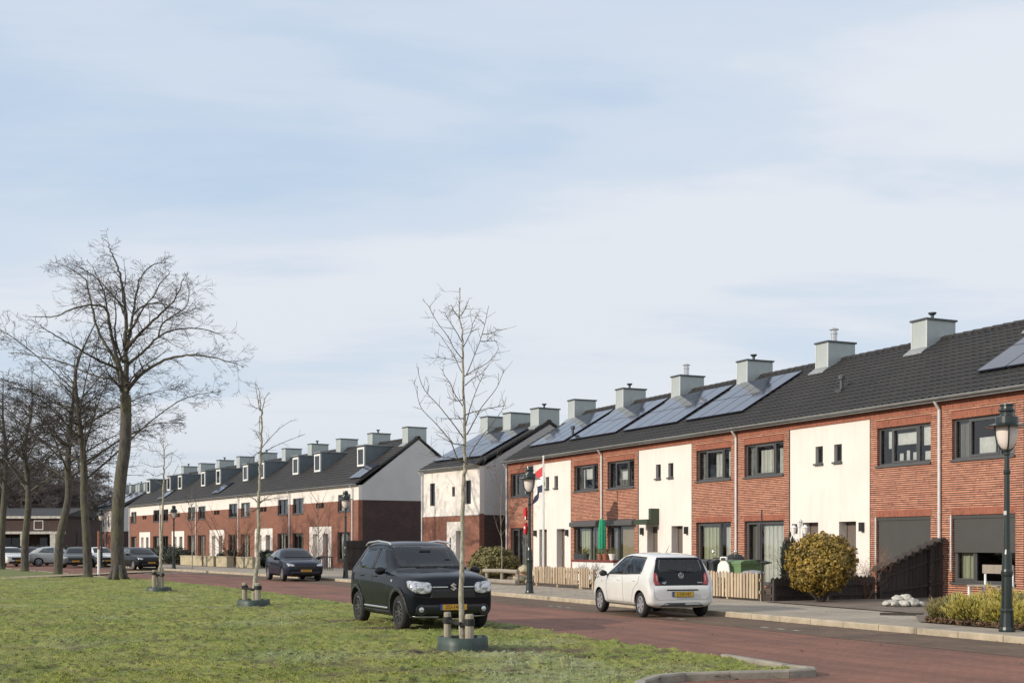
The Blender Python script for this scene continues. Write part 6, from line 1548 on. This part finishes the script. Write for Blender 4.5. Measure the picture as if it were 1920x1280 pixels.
# wheelie bins, scooter
def bin_(px, d, mt, lid, label, turn=0, h=1.05):
    p=A.P(A.s_at(px,d),d,.1); root=empty('wheelie_bin',tuple(p),A.rz+turn,label,'bin','wheelie bins behind the picket fence')
    m=MB(); a=[(-.24,-.26),(.24,-.26),(.24,.26),(-.24,.26)]; t=[(x*1.18,y*1.22) for x,y in a]
    m.add([(x,y,.06) for x,y in a]+[(x,y,h-.1) for x,y in t],[(0,3,2,1),(4,5,6,7),(0,1,5,4),(1,2,6,5),(2,3,7,6),(3,0,4,7)]); m.box(-.3,.3,-.33,.33,h-.16,h-.10); m.build('body',M[mt],root,bevel=.015)
    m=MB(); m.prism([(-.35,h-.098),(-.35,h-.05),(-.2,h),(.25,h+.01),(.36,h-.03),(.36,h-.098)],-.31,.31); m.build('lid',M[lid],root,fix=True)
    for x in (-.27,.27): w=MB(); w.lathe([(.09,x-.025),(.09,x+.025)],(0,.27,.09),14,axis='x'); w.build('wheel',M['rubber'],root)
    m=MB(); m.tube([(-.25,.36,h-.08),(-.25,.42,h-.05),(.25,.42,h-.05),(.25,.36,h-.08)],.015,6); m.build('handle',M[lid],root)
bin_(1329,21.6,'bin_grey','bin_grey','dark grey wheelie bin just right of the white hatchback roof',.1)
bin_(1346,21.7,'bin_grey','bin_grey','dark grey wheelie bin left of the white scooter',-.1)
bin_(1390,21.2,'bin_green','bin_green','pale green wheelie bin right of the scooter',.2)
bin_(1406,22.0,'bin_green','bin_lid','green wheelie bin with dark lid by the curtained window',0)
def scooter():
    d=21.0; p=A.P(A.s_at(1367,d),d,.1); root=empty('scooter',tuple(p),A.rz+R(180+35),'black and white scooter parked behind the pale picket fence','scooter')
    # local +y is forward after the turn: front faces the street
    m=MB(); m.ball((0,-.40,.70),(.20,.48,.12),14,8); m.ball((0,-.48,.50),(.18,.40,.2),14,8); m.build('body',M['paint_jet'],root,smooth=True)
    m=MB(); m.prism([(-.14,.30),(-.21,.62),(-.17,.92),(-.08,1.04),(.08,1.04),(.17,.92),(.21,.62),(.14,.30)],.40,.47,'y'); m.box(-.16,.16,-.05,.42,.26,.31); m.build('leg_shield',M['white'],root,fix=True,bevel=.02)
    m=MB(); m.prism([(-.12,1.045),(-.10,1.16),(.10,1.16),(.12,1.045)],.36,.48,'y'); m.build('headset',M['white'],root,fix=True,bevel=.03); m=MB(); m.prism([(-.07,1.06),(-.06,1.13),(.06,1.13),(.07,1.06)],.482,.50,'y'); m.build('headlight',M['black_plastic'],root,fix=True)
    m=MB(); m.tube([(-.36,.32,1.12),(0,.40,1.10),(.36,.32,1.12)],.018,8); m.build('handlebar',M['black_plastic'],root)
    for s_ in (-1,1):
        m=MB(); m.tube([(s_*.28,.34,1.12),(s_*.33,.38,1.26)],.008,6); m.ball((s_*.34,.39,1.30),(.06,.02,.04),10,6); m.build('mirror',M['chrome'],root,smooth=True)
    for y in (.62,-.66): m=MB(); m.lathe([(.17,-.06),(.235,-.05),(.24,0),(.235,.05),(.17,.06)],(0,y,.24),20,axis='x'); m.build('wheel',M['rubber'],root,smooth=True)
    m=MB(); m.bar((0,.44,.5),(0,.62,.26),.07); m.prism([(.44,.52),(.76,.52),(.84,.34),(.76,.48),(.56,.56)],-.08,.08); m.build('mudguard',M['white'],root,fix=True)
    m=MB(); m.ball((0,-.50,.98),(.34,.30,.27),16,10); m.build('black_cover',M['black_plastic'],root,smooth=True)
scooter()
# overturned basin and dark post with lamp arm near the partition
p=A.P(A.s_at(1412,20.7),20.7,.1); root=empty('garden_table',tuple(p),A.rz,'small round garden table with a pale grey cover behind the fence','table'); m=MB(); m.lathe([(.03,0),(.03,.72)],(0,0,0),8); m.build('leg',M['black_plastic'],root); m=MB(); m.lathe([(.30,.64),(.34,.71),(.26,.77),(.02,.80)],(0,0,0),18); m.build('cover',M['zinc'],root)
p=A.P(sA-.06,19.98,.1); root=empty('bird_pole',tuple(p),A.rz,'thin dark pole with a small flat feeder tray at the fence corner','pole'); m=MB(); m.lathe([(.022,0),(.02,2.42),(.005,2.45)],(0,0,0),8); m.build('pole',M['black_plastic'],root); m=MB(); m.lathe([(.02,.98),(.18,1.02),(.18,1.04),(.02,1.08)],(.16,0,0),12); m.build('tray',M['black_plastic'],root)
p=A.P(A.s_at(1499,22.3),22.3,.1); root=empty('garden_lantern',tuple(p),A.rz,'white garden lantern with three lamps behind the golden bush','garden lamp'); m=MB(); m.tube([(0,0,0),(0,0,2.0)],.025,8); 
for x in (-.26,.26): m.tube([(0,0,1.72),(x*.6,0,1.66),(x,0,1.74),(x,0,1.82)],.015,6)
m.build('post',M['white'],root)
for x,z in ((-.26,1.82),(.26,1.82),(0,2.0)): m=MB(); m.lathe([(.05,z),(.085,z+.16),(.10,z+.17),(.02,z+.25)],(x,0,0),8); m.build('lamp',M['white'],root)
# bench under the near window
p=A.P(23.6,23.9,.1); root=empty('garden_bench',tuple(p),A.rz,'weathered wooden bench with white legs under the half-screened window','bench')
m=MB()
for k in range(4): m.box(-.5,.5,-.28+.13*k,-.17+.13*k,.46,.495)
m.build('seat',M['wood_grey'],root); m=MB(); m.box(-.5,.5,.24,.275,.78,1.0); m.build('backrest',M['wood_grey'],root)
for x in (-.45,.45):
    for y in (-.24,.22): m=MB(); m.box(x-.03,x+.03,y-.03,y+.03,-.02,.455); m.build('leg',M['frame_white'],root)
    m=MB(); m.box(x-.025,x+.025,.277,.31,.42,.98); m.build('backrest_post',M['frame_white'],root)
# edging board at the soil
p0,p1=gp(1650,1152,.1),gp(1732,1153,.1); m=MB(); m.bar(p0+Vector((0,0,.02)),p1+Vector((0,0,.02)),.05,.06); tag(m.build('edging_board',M['wood_dark']),'dark edging board between pavement and the soil with white boulders','board')
# beige blocks on the pavement of the far row, white gas pillar, bollard, post
for i,(a,c,lab) in enumerate(((338,378,'long beige garden block left of the pavement sapling'),(381,400,'short beige garden block right of the pavement sapling'),(405,425,'square beige garden block under the russet shrub'),(443,474,'right-hand beige garden block left of the slim young tree'))):
    d=28.2; sa_,sc_=B.s_at(a,d),B.s_at(c,d); root=empty('garden_block',B.P(sa_,d,.1),B.rz,lab,'garden wall','beige garden blocks of the far row'); L_=sa_-sc_; m=MB(); m.box(0,L_,0,.5,0,.66); m.build('block',M['stone_beige'],root,bevel=.02); m=MB(); m.box(-.03,L_+.03,-.03,.53,.662,.72); m.build('coping',M['stone_beige'],root)
v=gp(185,1078); root=empty('marker_post',(v.x,v.y,0),0,'slim white post with orange upper part between the tree trunks','post'); m=MB(); m.lathe([(.07,0),(.07,1.35),(.06,1.36)],(0,0,0),10); m.build('white_shaft',M['white'],root); m=MB(); m.lathe([(.065,1.362),(.065,2.3),(.02,2.33)],(0,0,0),10); m.build('orange_top',M['pot'],root)
d=29.8; p=far_spot(611,d); root=empty('garden_gate',tuple(p),B.rz,'low black and white gate in front of the second white porch','gate'); m=MB(); m.box(-1,1,-.02,.02,.75,.83); 
for k in range(9): m.box(-1+.25*k-.02,-1+.25*k+.02,-.015,.015,0,.75)
m.build('bars',M['black_plastic'],root)
p=far_spot(505,27.6); root=empty('litter_bin',tuple(p),B.rz,'slim grey bin on the pavement left of the dark blue hatchback','bin'); m=MB(); m.lathe([(.16,0),(.19,.8)],(0,0,0),10); m.build('body',M['bin_grey'],root); m=MB(); m.lathe([(.2,.802),(.2,.9),(.05,1.0)],(0,0,0),10); m.build('lid',M['bin_lid'],root)
